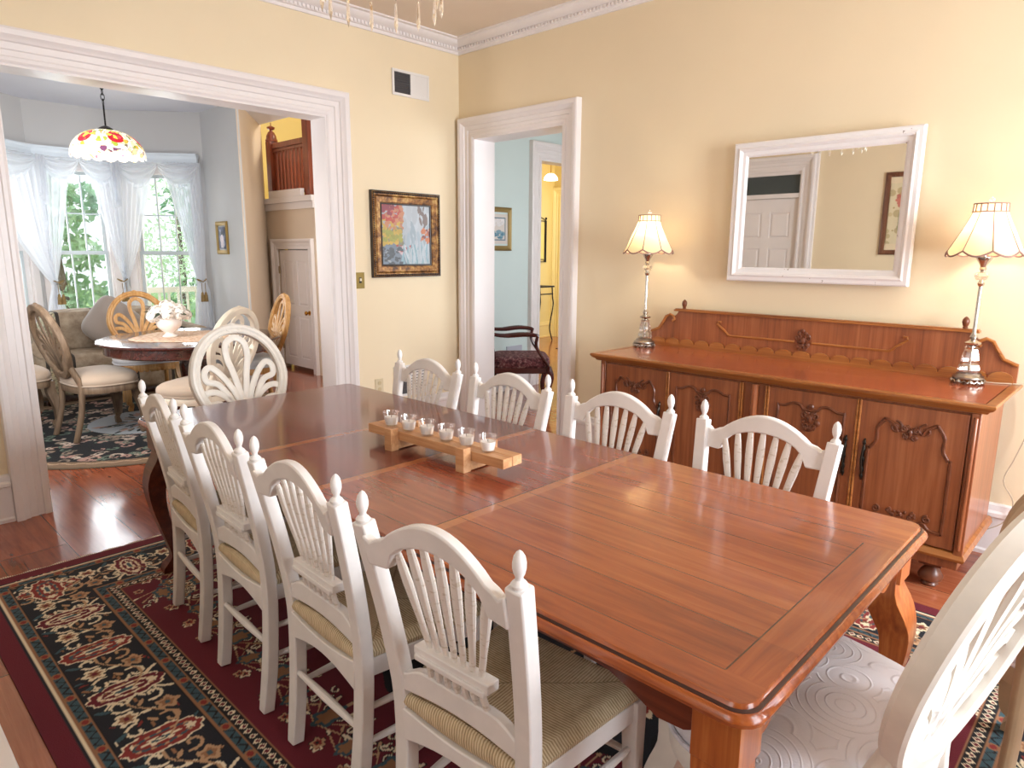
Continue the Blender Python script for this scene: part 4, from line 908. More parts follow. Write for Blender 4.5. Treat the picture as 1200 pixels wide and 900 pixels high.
# from the far (left) end to the near end
door(.512, .935, 'wide', .55); door(.075, .497, 'narrow', .462); door(-.503, -.082, 'narrow', -.468); door(-.945, -.517, 'wide', -.55)
for y in (.5045, .066, -.073, -.51):
    m = MB()
    for q in (-.006, .006): m.tube([(XF-.001, y+q, ZB+.02), (XF-.001, y+q, ZT-.01)], .0055, 6)
    m.build('divider_moulding', M_sbedge, sb)
MB().box((XF+.012, -.07, ZB+.02), (XF+.024, .063, ZT-.01)).build('centre_panel', M_sb, sb, smooth=False); MB().tube([(XF+.006, -.003, ZB+.02), (XF+.006, -.003, ZT-.01)], .02, 10).build('centre_column', M_sb, sb)
# gallery board at the back
gz = .889
gp = [(-1.01, gz), (-1.01, gz+.09), (-.985, gz+.10), (-.95, gz+.115), (-.92, gz+.16), (-.90, gz+.195), (-.87, gz+.208), (-.845, gz+.195), (-.825, gz+.21), (-.81, gz+.235)]
gp = gp+[(-y, z) for y, z in gp[::-1]]
MB().prism(gp, 'x', -.045, -.02).build('gallery_board', M_sb, sb, ang=20)
MB().box((-.062, -.84, gz+.232), (-.015, .84, gz+.243)).box((-.055, -.835, gz+.243), (-.015, .835, gz+.249)).build('gallery_cap', M_sbedge, sb, smooth=False, bevel=.003)
m = MB(); n = 19; pts = []
for k in range(n):
    c = -1.0+2.0*(k+.5)/n; hw = 1.0/n; pts += [(c+hw*math.cos(PI-PI*j/8)*.97, gz+.022+.034*math.sin(PI*j/8)) for j in range(9)]
m.prism([(-1.0, gz)]+pts+[(1.0, gz)], 'x', -.058, -.045); m.build('scalloped_strip', M_sbedge, sb, ang=50)
for sg in (-1, 1):
    m = MB().tube([(-.05, y, z) for y, z in [(sg*(-1.01), gz+.09), (sg*(-.985), gz+.10), (sg*(-.95), gz+.115), (sg*(-.92), gz+.16), (sg*(-.90), gz+.195), (sg*(-.87), gz+.208), (sg*(-.845), gz+.195), (sg*(-.838), gz+.178), (sg*(-.853), gz+.168)]], .009, 8); m.build('volute_edge', M_sbedge, sb)
    MB().lathe([(.008, 0), (.013, .003), (.009, .01), (.013, .018), (.017, .032), (.015, .045), (.008, .055), (.001, .06)], (-.04, sg*.775, gz+.249), 12).build('acorn_finial', M_carve, sb)
    P = [Vector(p) for p in [(-.047, sg*.05, gz+.105), (-.047, sg*.25, gz+.105), (-.047, sg*.44, gz+.103), (-.047, sg*.46, gz+.108), (-.047, sg*.48, gz+.13), (-.047, sg*.515, gz+.155), (-.047, sg*.535, gz+.172), (-.047, sg*.53, gz+.184), (-.047, sg*.51, gz+.184)]]
    MB().tube(P, .0075, 6).build('gallery_moulding', M_sbedge, sb)
m = MB(); leafcluster(m, -.05, 0, gz+.115, .05, 9, 11, (.8, 1.2)); m.build('gallery_carving', M_carve, sb)

# ------------------------------------------------------------------ candlestick lamps
M_silver = N('polished_silver').fin('#c9c4bd', .18, Metallic=1.); M_crystal = glassy('cut_crystal', (.97, .97, .96, 1), .28, .55, .03); M_antsilver = N('tarnished_silver').fin('#a8a098', .3, Metallic=1.)
def shade_mat():
    g = N('lit_lamp_shade'); t = g.t; z = g.sep(g.obj())[2]
    tr = g.n('ShaderNodeBsdfTranslucent', ins={0: lin('#fbe6bd')}); df = g.n('ShaderNodeBsdfDiffuse', ins={0: lin('#f3e0c0')})
    mx = g.n('ShaderNodeMixShader', ins={0: .42, 1: df.outputs[0], 2: tr.outputs[0]}); em = g.n('ShaderNodeEmission', ins={0: lin('#ffe2ab'), 1: .02})
    ad = g.n('ShaderNodeAddShader', ins={0: mx.outputs[0], 1: em.outputs[0]}); t.links.new(ad.outputs[0], g.out.inputs[0]); return g.m
M_shade = shade_mat(); M_braid = paint('mauve_brown_shade_braid', '#9a766c', .7); M_bulb = emit('lit_bulb', '#ffe9c0', 5.)
def lamp(label, x, y, tilt=0.):
    t = thing('candlestick_lamp', label, 'table lamp', (x, y, .8895), .35, 'candlestick lamps on the sideboard')
    m = MB()
    m.lathe([(.058, .022), (.066, .026), (.066, .034), (.056, .040), (.05, .05), (.03, .056), (.02, .06)], n=24)
    for k in range(8):
        a = k*PI/4; c, s_ = math.cos(a), math.sin(a); m.ell((.064*c, .064*s_, .012), (.011, .011, .012), 8, 6)
        b = a+PI/8; P = [(.064*math.cos(a), .064*math.sin(a), .022), (.07*math.cos(a+.2), .07*math.sin(a+.2), .008), (.066*math.cos(b), .066*math.sin(b), .018), (.07*math.cos(b+.2), .07*math.sin(b+.2), .008), (.064*math.cos(a+PI/4), .064*math.sin(a+PI/4), .022)]; m.tube(P, .0035, 6)
    m.build('pierced_foot', M_antsilver, t)
    MB().lathe([(.046, .056), (.05, .07), (.044, .09), (.036, .10), (.04, .115), (.036, .14), (.028, .165), (.032, .172), (.02, .18)], n=8).build('crystal_base', M_crystal, t, ang=15)
    MB().tube([(0, 0, .05), (0, 0, .2)], .006, 8).lathe([(.012, .18), (.034, .188), (.036, .196), (.02, .204), (.012, .212), (.018, .222), (.012, .235), (.0085, .245), (.0085, .46), (.013, .465), (.016, .474), (.01, .484)], n=18).build('silver_rod', M_silver, t)
    MB().lathe([(.008, .484), (.026, .492), (.034, .508), (.026, .524), (.008, .532)], n=10).build('crystal_ball', M_crystal, t, ang=15)
    MB().lathe([(.010, .532), (.016, .540), (.012, .55), (.016, .56), (.024, .575), (.034, .592), (.034, .596), (.008, .594), (.008, .64)], n=18).build('candle_cup', M_silver, t)
    # bell shade with eight scalloped panels
    nseg = 64; ZT0, ZB0 = .800, .622
    def rad(q): return .068+(.155-.068)*(q**1.15)
    def pt(a, q):
        k = (a/(2*PI)*8) % 1; sc = math.sin(PI*k); r = rad(q)*(1+.035*(sc-.6)*q); z = ZT0-(ZT0-ZB0)*q-.024*sc*max(0, q-.5)*2; return (r*math.cos(a), r*math.sin(a), z)
    m = MB(); nv = 12; m.add([pt(2*PI*i/nseg, j/nv) for j in range(nv+1) for i in range(nseg)], [(j*nseg+i, j*nseg+(i+1) % nseg, (j+1)*nseg+(i+1) % nseg, (j+1)*nseg+i) for j in range(nv) for i in range(nseg)])
    m.lathe([(.068, ZT0), (.066, ZT0+.035)], n=48, cap=False); sh = m.build('lamp_shade', M_shade, t, ang=60)
    m = MB(); m.tube([pt(2*PI*i/nseg, 1) for i in range(nseg)], .0042, 6, closed=True); m.tube([(.069*math.cos(2*PI*i/32), .069*math.sin(2*PI*i/32), ZT0) for i in range(32)], .0035, 6, closed=True); m.tube([(.067*math.cos(2*PI*i/32), .067*math.sin(2*PI*i/32), ZT0+.036) for i in range(32)], .0035, 6, closed=True)
    for k in range(8): m.tube([pt(2*PI*k/8, j/nv) for j in range(nv+1)], .0026, 5)
    for k in range(16): a = 2*PI*k/16; m.tube([(.069*math.cos(a), .069*math.sin(a), ZT0), (.067*math.cos(a), .067*math.sin(a), ZT0+.036)], .0034, 5)
    m.build('braid_trim', M_braid, sh)
    for k in range(3): a = 2*PI*k/3; MB().tube([(0, 0, .80), (.058*math.cos(a), .058*math.sin(a), ZT0+.03)], .0015, 5).build('shade_spider', M_silver, t)
    MB().ell((0, 0, .852), (.014, .014, .016), 12, 8).build('crystal_finial', M_crystal, t)
    MB().tube([(0, 0, .66), (0, 0, .842)], .0015, 5).ell((0, 0, .69), (.02, .02, .032), 12, 8).build('bulb', M_bulb, t)
    l = bpy.data.lights.new('lamp_light', 'POINT'); l.energy = 2.8; l.color = (1, .86, .62); l.shadow_soft_size = .03; lo = bpy.data.objects.new('lamp_light', l); COL.objects.link(lo); lo.location = (0, 0, .735); lo.parent = t
    return t
lamp('slender silver and crystal table lamp with lit scalloped shade on the sideboard left end', 3.80, 2.44); lamp('slender silver and crystal table lamp with lit scalloped shade on the sideboard right end', 3.84, .640)
P = smooth_path([(3.90, .60, .894), (3.92, .53, .893), (3.955, .46, .893), (3.985, .425, .886), (4.0, .41, .80), (4.0, .40, .66), (4.0, .43, .52), (3.995, .46, .40), (4.0, .41, .30), (3.985, .43, .20), (3.97, .50, .14)], 5)
tag(MB().tube(P, .0028, 6).build('lamp_cord', paint('pale_lamp_cord', '#b9a88f', .5)), 'thin pale cord hanging from the right lamp behind the sideboard end', 'cord')

# ------------------------------------------------------------------ framed things on the walls
M_mir = N('mirror_silver').fin('#f4f4f2', .015, Metallic=1.)
def chip_paint():
    g = N('chipped_white_frame_paint'); n = g.noise(g.obj(), 38., 4, .7); return g.fin(g.ramp(n, [(.0, '#8d7c70'), (.295, '#8d7c70'), (.31, '#f1edec')]), .4)
def frame_on_wall(name, label, cat, loc, rz, w, h, fw, prof, fmat, art, tilt=0., inner='picture', fname='frame', extra=None):
    """built facing local -y, centre at loc"""
    t = thing(name, label, cat, loc, rz); t.rotation_euler = (tilt, 0, rz)
    a, b = w/2-fw, h/2-fw
    P = [(-a, 0, -b), (a, 0, -b), (a, 0, b), (-a, 0, b)]
    t0 = Vector(P[1])-Vector(P[0]); sg = 1 if t0.cross(Vector((0, -1, 0))).dot(Vector((0, 0, -1))) > 0 else -1
    f = MB().sweep(P, [(sg*u, v) for u, v in prof], (0, -1, 0), closed=True).build(fname, fmat, t, ang=25)
    if isinstance(art, bpy.types.Material): MB().box((-a-.004, -.010, -b-.004), (a+.004, -.002, b+.004)).build(inner, art, t, smooth=False)
    else:
        wv = art; o = wv.mesh(inner, 0, -wv.w/2, -wv.l/2, vcol('painted_'+inner+'_'+name+str(len(bpy.data.materials)), .45)); o.parent = t; o.rotation_euler = (PI/2, 0, 0); o.location = (0, -.010, 0)
    return t
FM = [(0, 0), (0, .012), (.012, .022), (.03, .024), (.036, .034), (.046, .040), (.056, .034), (.075, .034), (.082, .028), (.082, 0)]
frame_on_wall('wall_mirror', 'wide wall mirror in a chipped white painted frame above the sideboard', 'mirror', (4.0, 1.478, 1.73), -PI/2, 1.0, .80, .082, FM, chip_paint(), M_mir, inner='mirror_glass')
# watercolour-like garden scene
def blobs(w, l, base, items, px=.004, seed=1):
    q = Weave(w, l, px, C3(base)); rr = random.Random(seed)
    for (c, n, x0, x1, y0, y1, s0, s1, asp) in items:
        for _ in range(n): s_ = rr.uniform(s0, s1); q.ell(rr.uniform(x0, x1)*w, rr.uniform(y0, y1)*l, s_, s_*asp, rr.uniform(-.4, .4), C3(c)*rr.uniform(.85, 1.1))
    return q
art = blobs(.48, .47, '#aab6c0', [('#7d8fa0', 60, 0, .5, 0, .4, .02, .04, .7), ('#c6d0d8', 70, .4, 1, .3, 1, .02, .05, 2.5), ('#a9bcc8', 30, .4, 1, .1, .6, .008, .02, 4.), ('#8b8a70', 40, 0, .4, .35, .6, .015, .03, .8), ('#d6b23c', 70, .0, .42, .35, .75, .01, .025, .9), ('#a9aa3f', 30, .0, .4, .4, .6, .01, .02, .9), ('#c8432e', 60, .0, .4, .72, 1, .01, .022, .9), ('#cf8a60', 40, .1, .45, .6, 1, .01, .02, .9), ('#93263e', 25, .0, .25, .8, 1, .01, .02, .9), ('#d9c2c6', 30, .3, .6, .2, .3, .01, .03, .5), ('#c2412f', 14, .3, .6, .22, .34, .008, .016, .6), ('#d9793a', 22, .82, 1, .35, .62, .008, .018, 1.), ('#8f3a30', 10, .84, 1, .42, .6, .006, .014, 1.), ('#7c6a63', 16, .75, .95, .68, .95, .006, .014, 3.), ('#8fb6c4', 34, .4, 1, 0, .28, .006, .014, 6.), ('#c4d2da', 24, .45, 1, 0, .28, .004, .01, 8.), ('#4f5a63', 40, 0, .4, 0, .3, .01, .025, .6)], seed=3)
art.a[:] = art.a*.74+.26*np.array([.27, .27, .28])
def gilt(name, a, b, c): g = N(name); n = g.noise(g.obj(), 18., 4, .7); return g.fin(g.ramp(n, [(.35, a), (.5, b), (.66, c)]), .35, Metallic=.35)
M_gilt = gilt('antique_bronze_gilt', '#4a2c18', '#8f5f2c', '#c09a5c'); M_dark = paint('dark_beaded_frame_edge', '#2c1c14', .35, .2, 30.)
pf = [(0, 0), (0, .010), (.008, .012), (.012, .020), (.05, .030), (.062, .022), (.066, .024), (.086, .03), (.092, .022), (.092, 0)]
t = frame_on_wall('garden_painting', 'square painting of red and yellow flowers by white curtains in a bronze frame', 'picture', (3.447, DY-.004, 1.618), 0, .672, .655, .092, pf, M_gilt, art)
m = MB(); a, b = .672/2-.014, .655/2-.014
for k in range(46):
    q = -a+2*a*k/45
    for s_ in (-1, 1): m.ell((q, -.032, s_*b), (.006, .006, .008), 6, 4)
    q = -b+2*b*k/45
    for s_ in (-1, 1): m.ell((s_*a, -.032, q), (.008, .006, .006), 6, 4)
m.build('beading', M_dark, t); MB().sweep([(-.244, 0, -.2355), (.244, 0, -.2355), (.244, 0, .2355), (-.244, 0, .2355)], [(-.006, .008), (.006, .008), (.006, .016), (-.006, .016)], (0, -1, 0), closed=True).build('dark_liner', M_dark, t)
MB().sweep([(-.336, 0, -.3275), (.336, 0, -.3275), (.336, 0, .3275), (-.336, 0, .3275)], [(-.004, 0), (.004, 0), (.004, .026), (-.004, .026)], (0, -1, 0), closed=True).build('outer_edge', M_dark, t)
# wall grilles
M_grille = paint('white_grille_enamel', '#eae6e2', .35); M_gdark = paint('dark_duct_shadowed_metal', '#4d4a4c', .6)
def grille(label, x, z, w, h, half):
    t = thing('vent_grille', label, 'vent', (x, DY-.001, z))
    MB().sweep([(-w/2+.02, 0, -h/2+.02), (w/2-.02, 0, -h/2+.02), (w/2-.02, 0, h/2-.02), (-w/2+.02, 0, h/2-.02)], [(s_*.0, 0) for s_ in ()] or [(-.002, 0), (-.002, .010), (.018, .007), (.02, 0)] if False else [(0, 0), (0, .010), (-.018, .007), (-.02, 0)], (0, 1, 0), closed=True) if False else None
    m = MB()
    for b in ((-w/2, -h/2, w/2, -h/2+.02), (-w/2, h/2-.02, w/2, h/2), (-w/2, -h/2+.02, -w/2+.02, h/2-.02), (w/2-.02, -h/2+.02, w/2, h/2-.02), (-.006, -h/2+.02, .006, h/2-.02)): m.box((b[0], -.011, b[1]), (b[2], 0, b[3]))
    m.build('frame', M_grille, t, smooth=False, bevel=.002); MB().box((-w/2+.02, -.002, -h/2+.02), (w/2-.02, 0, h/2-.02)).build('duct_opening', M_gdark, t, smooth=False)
    n = 9
    for k in range(n):
        z_ = -h/2+.02+(h-.04)*(k+.5)/n; m = MB(); dy = .004
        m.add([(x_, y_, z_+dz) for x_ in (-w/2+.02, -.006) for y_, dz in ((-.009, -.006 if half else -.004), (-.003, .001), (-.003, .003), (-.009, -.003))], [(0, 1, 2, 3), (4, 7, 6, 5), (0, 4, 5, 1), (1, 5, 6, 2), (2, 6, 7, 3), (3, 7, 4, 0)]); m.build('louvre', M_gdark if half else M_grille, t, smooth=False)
        m = MB().box((.006, -.009, z_-.009), (w/2-.02, -.007, z_+.008)); m.build('louvre', M_grille, t, smooth=False)
    return t
grille('white metal wall vent high beside the room corner, left half open', 3.528, 2.765, .36, .19, True)
grille('white metal wall vent low on the back wall behind the far right chair', 3.46, .43, .34, .26, True)
def plate(name, label, cat, x, z, w, h, mat, n=(0, -1)):
    t = thing(name, label, cat, (x, DY-.001, z)); MB().box((-w/2, -.006, -h/2), (w/2, 0, h/2)).build('cover_plate', mat, t, smooth=False, bevel=.002); return t
t = plate('light_switch', 'small aged brass light switch plate between the wide opening and the painting', 'light switch', 3.0, 1.268, .078, .122, N('aged_brass').fin('#9d8a52', .35, Metallic=.7)); MB().box((-.007, -.016, -.004), (.007, -.004, .016)).build('toggle', paint('ivory_toggle', '#efe6cf'), t, smooth=False)
MB().box((-.011, -.0065, -.02), (.011, -.0058, .022)).build('toggle_slot', paint('dark_switch_slot', '#2a2620'), t, smooth=False)
t = plate('wall_outlet', 'ivory wall outlet low on the back wall above the table edge', 'outlet', 3.147, .42, .078, .12, paint('ivory_outlet', '#d9c9a8'))
for z in (-.025, .025): MB().lathe([(.017, -.009), (.016, 0)], (0, 0, z), 14, axis='y').build('socket', paint('ivory_socket', '#cbb78f'), t)

# ------------------------------------------------------------------ chandelier, its crystals just entering the view
M_drop = glassy('crystal_drop', (.98, .95, .88, 1), .4, .5, .05)
t = thing('crystal_chandelier', 'brass chandelier hung with clear crystal drops at the top edge of the view', 'chandelier', (1.62, 2.22, 2.6))
m = MB().lathe([(.004, .0), (.03, .01), (.045, .05), (.02, .09), (.012, .14), (.03, .18), (.012, .22), (.008, .3), (.008, .54), (.05, .55), (.062, .58)], n=18); m.build('stem', M_brass, t)
MB().tube([(.215*math.cos(2*PI*i/40), .215*math.sin(2*PI*i/40), -.09) for i in range(40)], .006, 8, closed=True).build('crystal_ring', M_brass, t)
for k in range(6):
    a = 2*PI*k/6; c, s_ = math.cos(a), math.sin(a); P = smooth_path([(.02*c, .02*s_, .04), (.1*c, .1*s_, -.04), (.215*c, .215*s_, -.08), (.28*c, .28*s_, -.02), (.29*c, .29*s_, .04)], 4)
    ar = MB().tube(P, .006, 7).build('arm', M_brass, t); MB().lathe([(.008, .04), (.03, .045), (.032, .05), (.012, .052), (.011, .12)], (.29*c, .29*s_, 0), 12).build('candle_cup', M_brass, ar)
    MB().lathe([(.006, .12), (.013, .14), (.011, .16), (.001, .185)], (.29*c, .29*s_, 0), 10).build('candle_bulb', M_drop, ar)
for k in range(14):
    a = 2*PI*k/14+.25; x, y = .215*math.cos(a), .215*math.sin(a)
    MB().tube([(x, y, -.09), (x, y, -.125)], .001, 4).ell((x, y, -.125), (.009, .006, .010), 8, 6).lathe([(.001, -.138), (.0055, -.150), (.0065, -.18), (.008, -.212), (.0085, -.226), (.005, -.24), (.0005, -.255)], (x, y, 0), 6).build('crystal_drop', M_drop, t, ang=15)

# low white box by the left wall, one edge of it in view
t = thing('low_box', 'corner of a low white painted box on the floor at the bottom left edge', 'box', (LX+.05, 2.2, 0))
MB().box((0, -.40, .185), (.327, .45, .2)).build('lid', M_trim, t, smooth=False, bevel=.003); MB().box((.008, -.392, 0), (.319, .442, .185)).build('box_body', M_trim, t, smooth=False, bevel=.003)
art = blobs(.34, .62, '#e3d6b4', [('#cbb98e', 30, 0, 1, 0, 1, .02, .04, 1.), ('#c8796a', 40, .35, .8, .6, .85, .008, .022, .9), ('#7d8a5a', 36, .3, .7, .2, .6, .006, .014, 3.), ('#b89a55', 16, .1, .9, .1, .9, .006, .01, 1.)], seed=8)
frame_on_wall('botanical_picture', 'tall floral picture in a dark frame seen reflected in the white mirror', 'picture', (LX+.004, 2.09, 1.91), PI/2, .46, .85, .05, [(0, 0), (0, .01), (.02, .016), (.035, .022), (.05, .016), (.05, 0)], wood('brown_picture_frame', '#4a2a1c', '#6f4430', '#8d6045', 2), art)
# ------------------------------------------------------------------ breakfast room
RC = (2.27, 5.95)
# round rug
Wr = Weave(2.8, 2.8, .008, C3('#15171a')); cx = cy = 1.4; rad_ = np.hypot(Wr.X-cx, Wr.Y-cy); r6 = random.Random(11)
PALE, TAUPE, DGRN, PINKT = C3('#b9a797'), C3('#8b7a6a'), C3('#1a2422'), C3('#a88478')
for k in range(520):
    rr_, aa = 1.2*math.sqrt(r6.random()), r6.uniform(0, 6.28); x, y = cx+rr_*math.cos(aa), cy+rr_*math.sin(aa)
    c = [PALE, TAUPE, PINKT, C3('#5f6e60')][r6.randrange(4)]; s_ = r6.uniform(.03, .075); a0 = r6.uniform(0, 6.28)
    pts = [(x+s_*(1-q/14)*math.cos(a0+q*.4), y+s_*(1-q/14)*math.sin(a0+q*.4)) for q in range(12)]; Wr.line(pts, r6.uniform(.006, .013), c)
    if k % 3 == 0: Wr.ell(x, y, s_*.5, s_*.25, a0, c, 5, .2)
Wr.a[(rad_ < .46)] = C3('#9fa3a6'); 
for k in range(70): rr_, aa = .42*math.sqrt(r6.random()), r6.uniform(0, 6.28); Wr.ell(cx+rr_*math.cos(aa), cy+rr_*math.sin(aa), .05, .016, aa, [TAUPE, DGRN, PINKT][k % 3])
Wr.a[(rad_ > 1.20) & (rad_ < 1.215)] = BLACK
m_ = (rad_ >= 1.215); Wr.a[m_] = C3('#7d6650'); th_ = np.arctan2(Wr.Y-cy, Wr.X-cx); Wr.a[m_ & (rad_ < 1.30) & (np.abs(rad_-1.262-.012*np.sin(th_*60)) < .008)] = C3('#b79a7e'); Wr.a[(rad_ > 1.35)] = C3('#5f4e3c')
rr = Wr.mesh('round_rug', 0, -1.4, -1.4, M_pile, mask=rad_ < 1.375); rr.location = (1.99, 6.36, .0062); tag(rr, 'round dark floral rug with a tan border under the round breakfast table', 'rug')
MB().lathe([(1.36, -.0058), (1.376, -.003), (1.374, -.0004)], n=96).build('rug_binding', paint('tan_rug_binding', '#6d5843', .9), rr)

M_maho = wood('dark_mahogany', '#2a120c', '#44201a', '#5e2e22', 0, 1., .16, .6)
t = thing('round_table', 'round dark mahogany pedestal table with a beige doily and flowers', 'table', (RC[0], RC[1], .0065))
MB().lathe([(.02, .728), (.66, .728), (.70, .733), (.713, .742), (.715, .75), (.708, .757), (.69, .76), (.02, .76)], n=72).build('tabletop', M_maho, t)
MB().lathe([(.66, .728), (.665, .66), (.655, .65), (.62, .65), (.62, .728)], n=72, cap=False).build('table_apron', M_maho, t)
MB().lathe([(.10, .65), (.11, .60), (.12, .52), (.11, .40), (.125, .33), (.15, .28), (.16, .24), (.13, .19), (.10, .17)], n=24).build('pedestal', M_maho, t)
for k in range(4):
    a = k*PI/2+.5; c, s_ = math.cos(a), math.sin(a); P = smooth_path([(.08*c, .08*s_, .26), (.2*c, .2*s_, .24), (.33*c, .33*s_, .13), (.42*c, .42*s_, .045), (.47*c, .47*s_, .03)], 4)
    m = MB().tube(P, [.055-.0016*i for i in range(len(P))], 8); m.ell((.46*c, .46*s_, .04), (.05, .05, .04), 12, 8); m.v = [(x, y, max(0, z)) for x, y, z in m.v]; m.build('claw_foot', M_maho, t)
# scalloped cloth
m = MB(); n = 96; vs = []
for j in range(7):
    for i in range(n): a = 2*PI*i/n; q = .43*(j/6)*(1+.07*math.cos(4*a)+.02*math.cos(24*a)*(j > 4)); vs.append((q*math.cos(a), q*math.sin(a), .0008+.001*math.sin(i*1.7+j)))
m.add(vs, [(j*n+i, j*n+(i+1) % n, (j+1)*n+(i+1) % n, (j+1)*n+i) for j in range(6) for i in range(n)])
g = N('beige_lace'); w_ = g.noise(g.obj(), 34., 3, .6); M_lace = g.fin(g.ramp(w_, [(.4, '#c79f7f'), (.6, '#e4cdb6')]), .9)
o = m.build('lace_doily', M_lace, solid=.0012); o.location = (RC[0]-.02, RC[1]+.03, .769); tag(o, 'beige lace doily spread on the round mahogany table', 'doily')
# vase of white flowers
VX, VY = RC[0]-.16, RC[1]+.05
t = thing('flower_vase', 'white footed ceramic vase with blossoms on the round table', 'vase', (VX, VY, .7725))
M_cer = paint('cream_ceramic', '#efe4dc', .25)
MB().lathe([(.055, 0), (.06, .008), (.035, .022), (.03, .035), (.06, .055), (.092, .09), (.10, .125), (.09, .155), (.098, .175), (.092, .177), (.08, .155), (.02, .12)], n=32).build('vase_body', M_cer, t)
for k in range(10): a = 2*PI*k/10; MB().tube(smooth_path([(.094*math.cos(a), .094*math.sin(a), .12), (.10*math.cos(a+.2), .10*math.sin(a+.2), .10), (.092*math.cos(a+.4), .092*math.sin(a+.4), .085)], 4), .005, 6).build('relief_swirl', M_cer, t) if k < 0 else None
M_petal = paint('white_petals', '#f3ebe2', .8); M_dleaf = paint('dark_green_leaves', '#2e3a24', .6, .2)
fb = thing('flower_bunch', 'bunch of white hydrangea blossoms in the vase on the round table', 'flowers', (VX, VY, .93)); r9 = random.Random(4)
for k, (x, y, z, r) in enumerate([(0, 0, .075, .075), (-.085, .0, .045, .065), (.085, .01, .05, .065), (-.03, -.075, .045, .06), (.05, -.07, .04, .058), (.01, .075, .05, .062), (-.13, -.02, .02, .045), (.13, -.02, .02, .048)]):
    m = MB()
    for _ in range(90):
        d = Vector((r9.gauss(0, 1), r9.gauss(0, 1), r9.gauss(0, .9)+.3)).normalized(); c = Vector((x, y, z))+d*r; a = d.orthogonal().normalized(); b = d.cross(a); th = r9.uniform(0, 6.28); e = a*math.cos(th)+b*math.sin(th); f = d.cross(e); s_ = .016
        m.add([c-e*s_, c+f*s_*.8+d*.004, c+e*s_, c-f*s_*.8+d*.004], [(0, 1, 2, 3)])
    m.ell((x, y, z), (r*.9, r*.9, r*.85), 12, 8); m.build('blossom', M_petal, fb, smooth=False)
for k in range(9):
    a = 2*PI*k/9+.3; c, s_ = math.cos(a), math.sin(a); L = .17+.03*(k % 2); MB().add([(0.05*c, .05*s_, .03), ((.1)*c-.03*s_, .1*s_+.03*c, .06), (L*c, L*s_, .05-.02*(k % 3)), (.1*c+.03*s_, .1*s_-.03*c, .055)], [(0, 1, 2, 3)]).build('leaf', M_dleaf, fb, solid=.001, smooth=False)
for k in range(3): MB().tube([(0, 0, -.03), (.02*(k-1), .01, .04)], .003, 5).build('stem', M_dleaf, fb)

F_rose = fabric('rose_beige_seat_fabric', '#b5a08b')
# its chairs
ring_chair('brown-framed ring-back chair seen from the side, left of the round table', M_taupewood, F_rose, (1.60, 6.2, .0065), -1.45)
ring_chair('honey-coloured ring-back chair beyond the round table, in front of the sofa', M_honey, F_grey, (2.25, 7.0, .0065), PI-.12)
ring_chair('honey-coloured ring-back chair right of the round table near the cupboard door', M_honey, F_grey, (2.82, 6.15, .0065), 1.35)
ring_chair('cream ring-back chair on the near right side of the round table, back to the viewer', M_antique, F_rose, (2.03, 5.22, .0065), .5)
ring_chair('taupe ring-back chair half hidden by the left casing of the wide opening', M_taupewood, F_rose, (1.12, 6.75, .0065), -1.5)

# loveseat
def sofa_mat():
    g = N('striped_sofa_fabric'); x, y, z = g.sep(g.obj()); q = g.m_('FRACT', g.m_('DIVIDE', g.m_('ADD', x, 2.0), .56))
    base = g.ramp(g.noise(g.obj(), 9., 4, .7), [(.35, '#8d7a66'), (.65, '#b3a28c')]); fl = g.ramp(g.noise(g.obj(), 24., 4, .7), [(.4, '#6f6a55'), (.52, '#c2b596'), (.65, '#8b8f7d')])
    inb = g.m_('MULTIPLY', g.m_('GREATER_THAN', q, .32), g.m_('LESS_THAN', q, .68)); col = g.mix(inb, base, fl)
    e = g.m_('MAXIMUM', g.m_('LESS_THAN', g.m_('ABSOLUTE', g.m_('SUBTRACT', q, .31)), .028), g.m_('LESS_THAN', g.m_('ABSOLUTE', g.m_('SUBTRACT', q, .69)), .028)); col = g.mix(e, col, '#3b3530'); return g.fin(col, .9)
M_sofa = sofa_mat(); SX, SY = 2.24, 7.90
t = thing('loveseat', 'two-seat sofa in brown striped floral fabric below the bay windows', 'sofa', (SX, SY, 0))
def cushion(m, a, b, r=.05, puff=.03, nx=14, nz=10):
    """rounded box"""
    (x0, y0, z0), (x1, y1, z1) = a, b; c = Vector(((x0+x1)/2, (y0+y1)/2, (z0+z1)/2)); h = Vector(((x1-x0)/2, (y1-y0)/2, (z1-z0)/2)); n1, n2 = 28, 14; vs = []
    for j in range(n2+1):
        ph = -PI/2+PI*j/n2
        for i in range(n1):
            th = 2*PI*i/n1; e = .35; f = lambda v: math.copysign(abs(v)**e, v); vs.append((c.x+h.x*f(math.cos(ph))*f(math.cos(th)), c.y+h.y*f(math.cos(ph))*f(math.sin(th)), c.z+h.z*f(math.sin(ph))))
    return m.add(vs, [(j*n1+i, j*n1+(i+1) % n1, (j+1)*n1+(i+1) % n1, (j+1)*n1+i) for j in range(n2) for i in range(n1)])
cushion(MB(), (-.62, -.36, .06), (.62, .36, .34)).build('sofa_base', M_sofa, t)
cushion(MB(), (-.62, .14, .2), (.62, .42, .88)).build('backrest', M_sofa, t)
for sx in (-1, 1):
    m = MB(); cushion(m, (sx*.72-.11, -.38, .05), (sx*.72+.11, .38, .58)); m.tube([(sx*.72, -.39, .58), (sx*.72, .36, .60)], .105, 18); m.build('arm', M_sofa, t)
    cushion(MB(), (min(0, sx*.61), -.38, .33), (max(0, sx*.61), .2, .49)).build('seat_cushion', M_sofa, t); cushion(MB(), (min(.0, sx*.6), .04, .48), (max(.0, sx*.6), .25, .87)).build('back_cushion', M_sofa, t)
    for sy in (-1, 1): MB().lathe([(.025, 0), (.035, .03), (.03, .07)], (sx*.7, sy*.3, 0), 10).build('foot', M_maho, t)
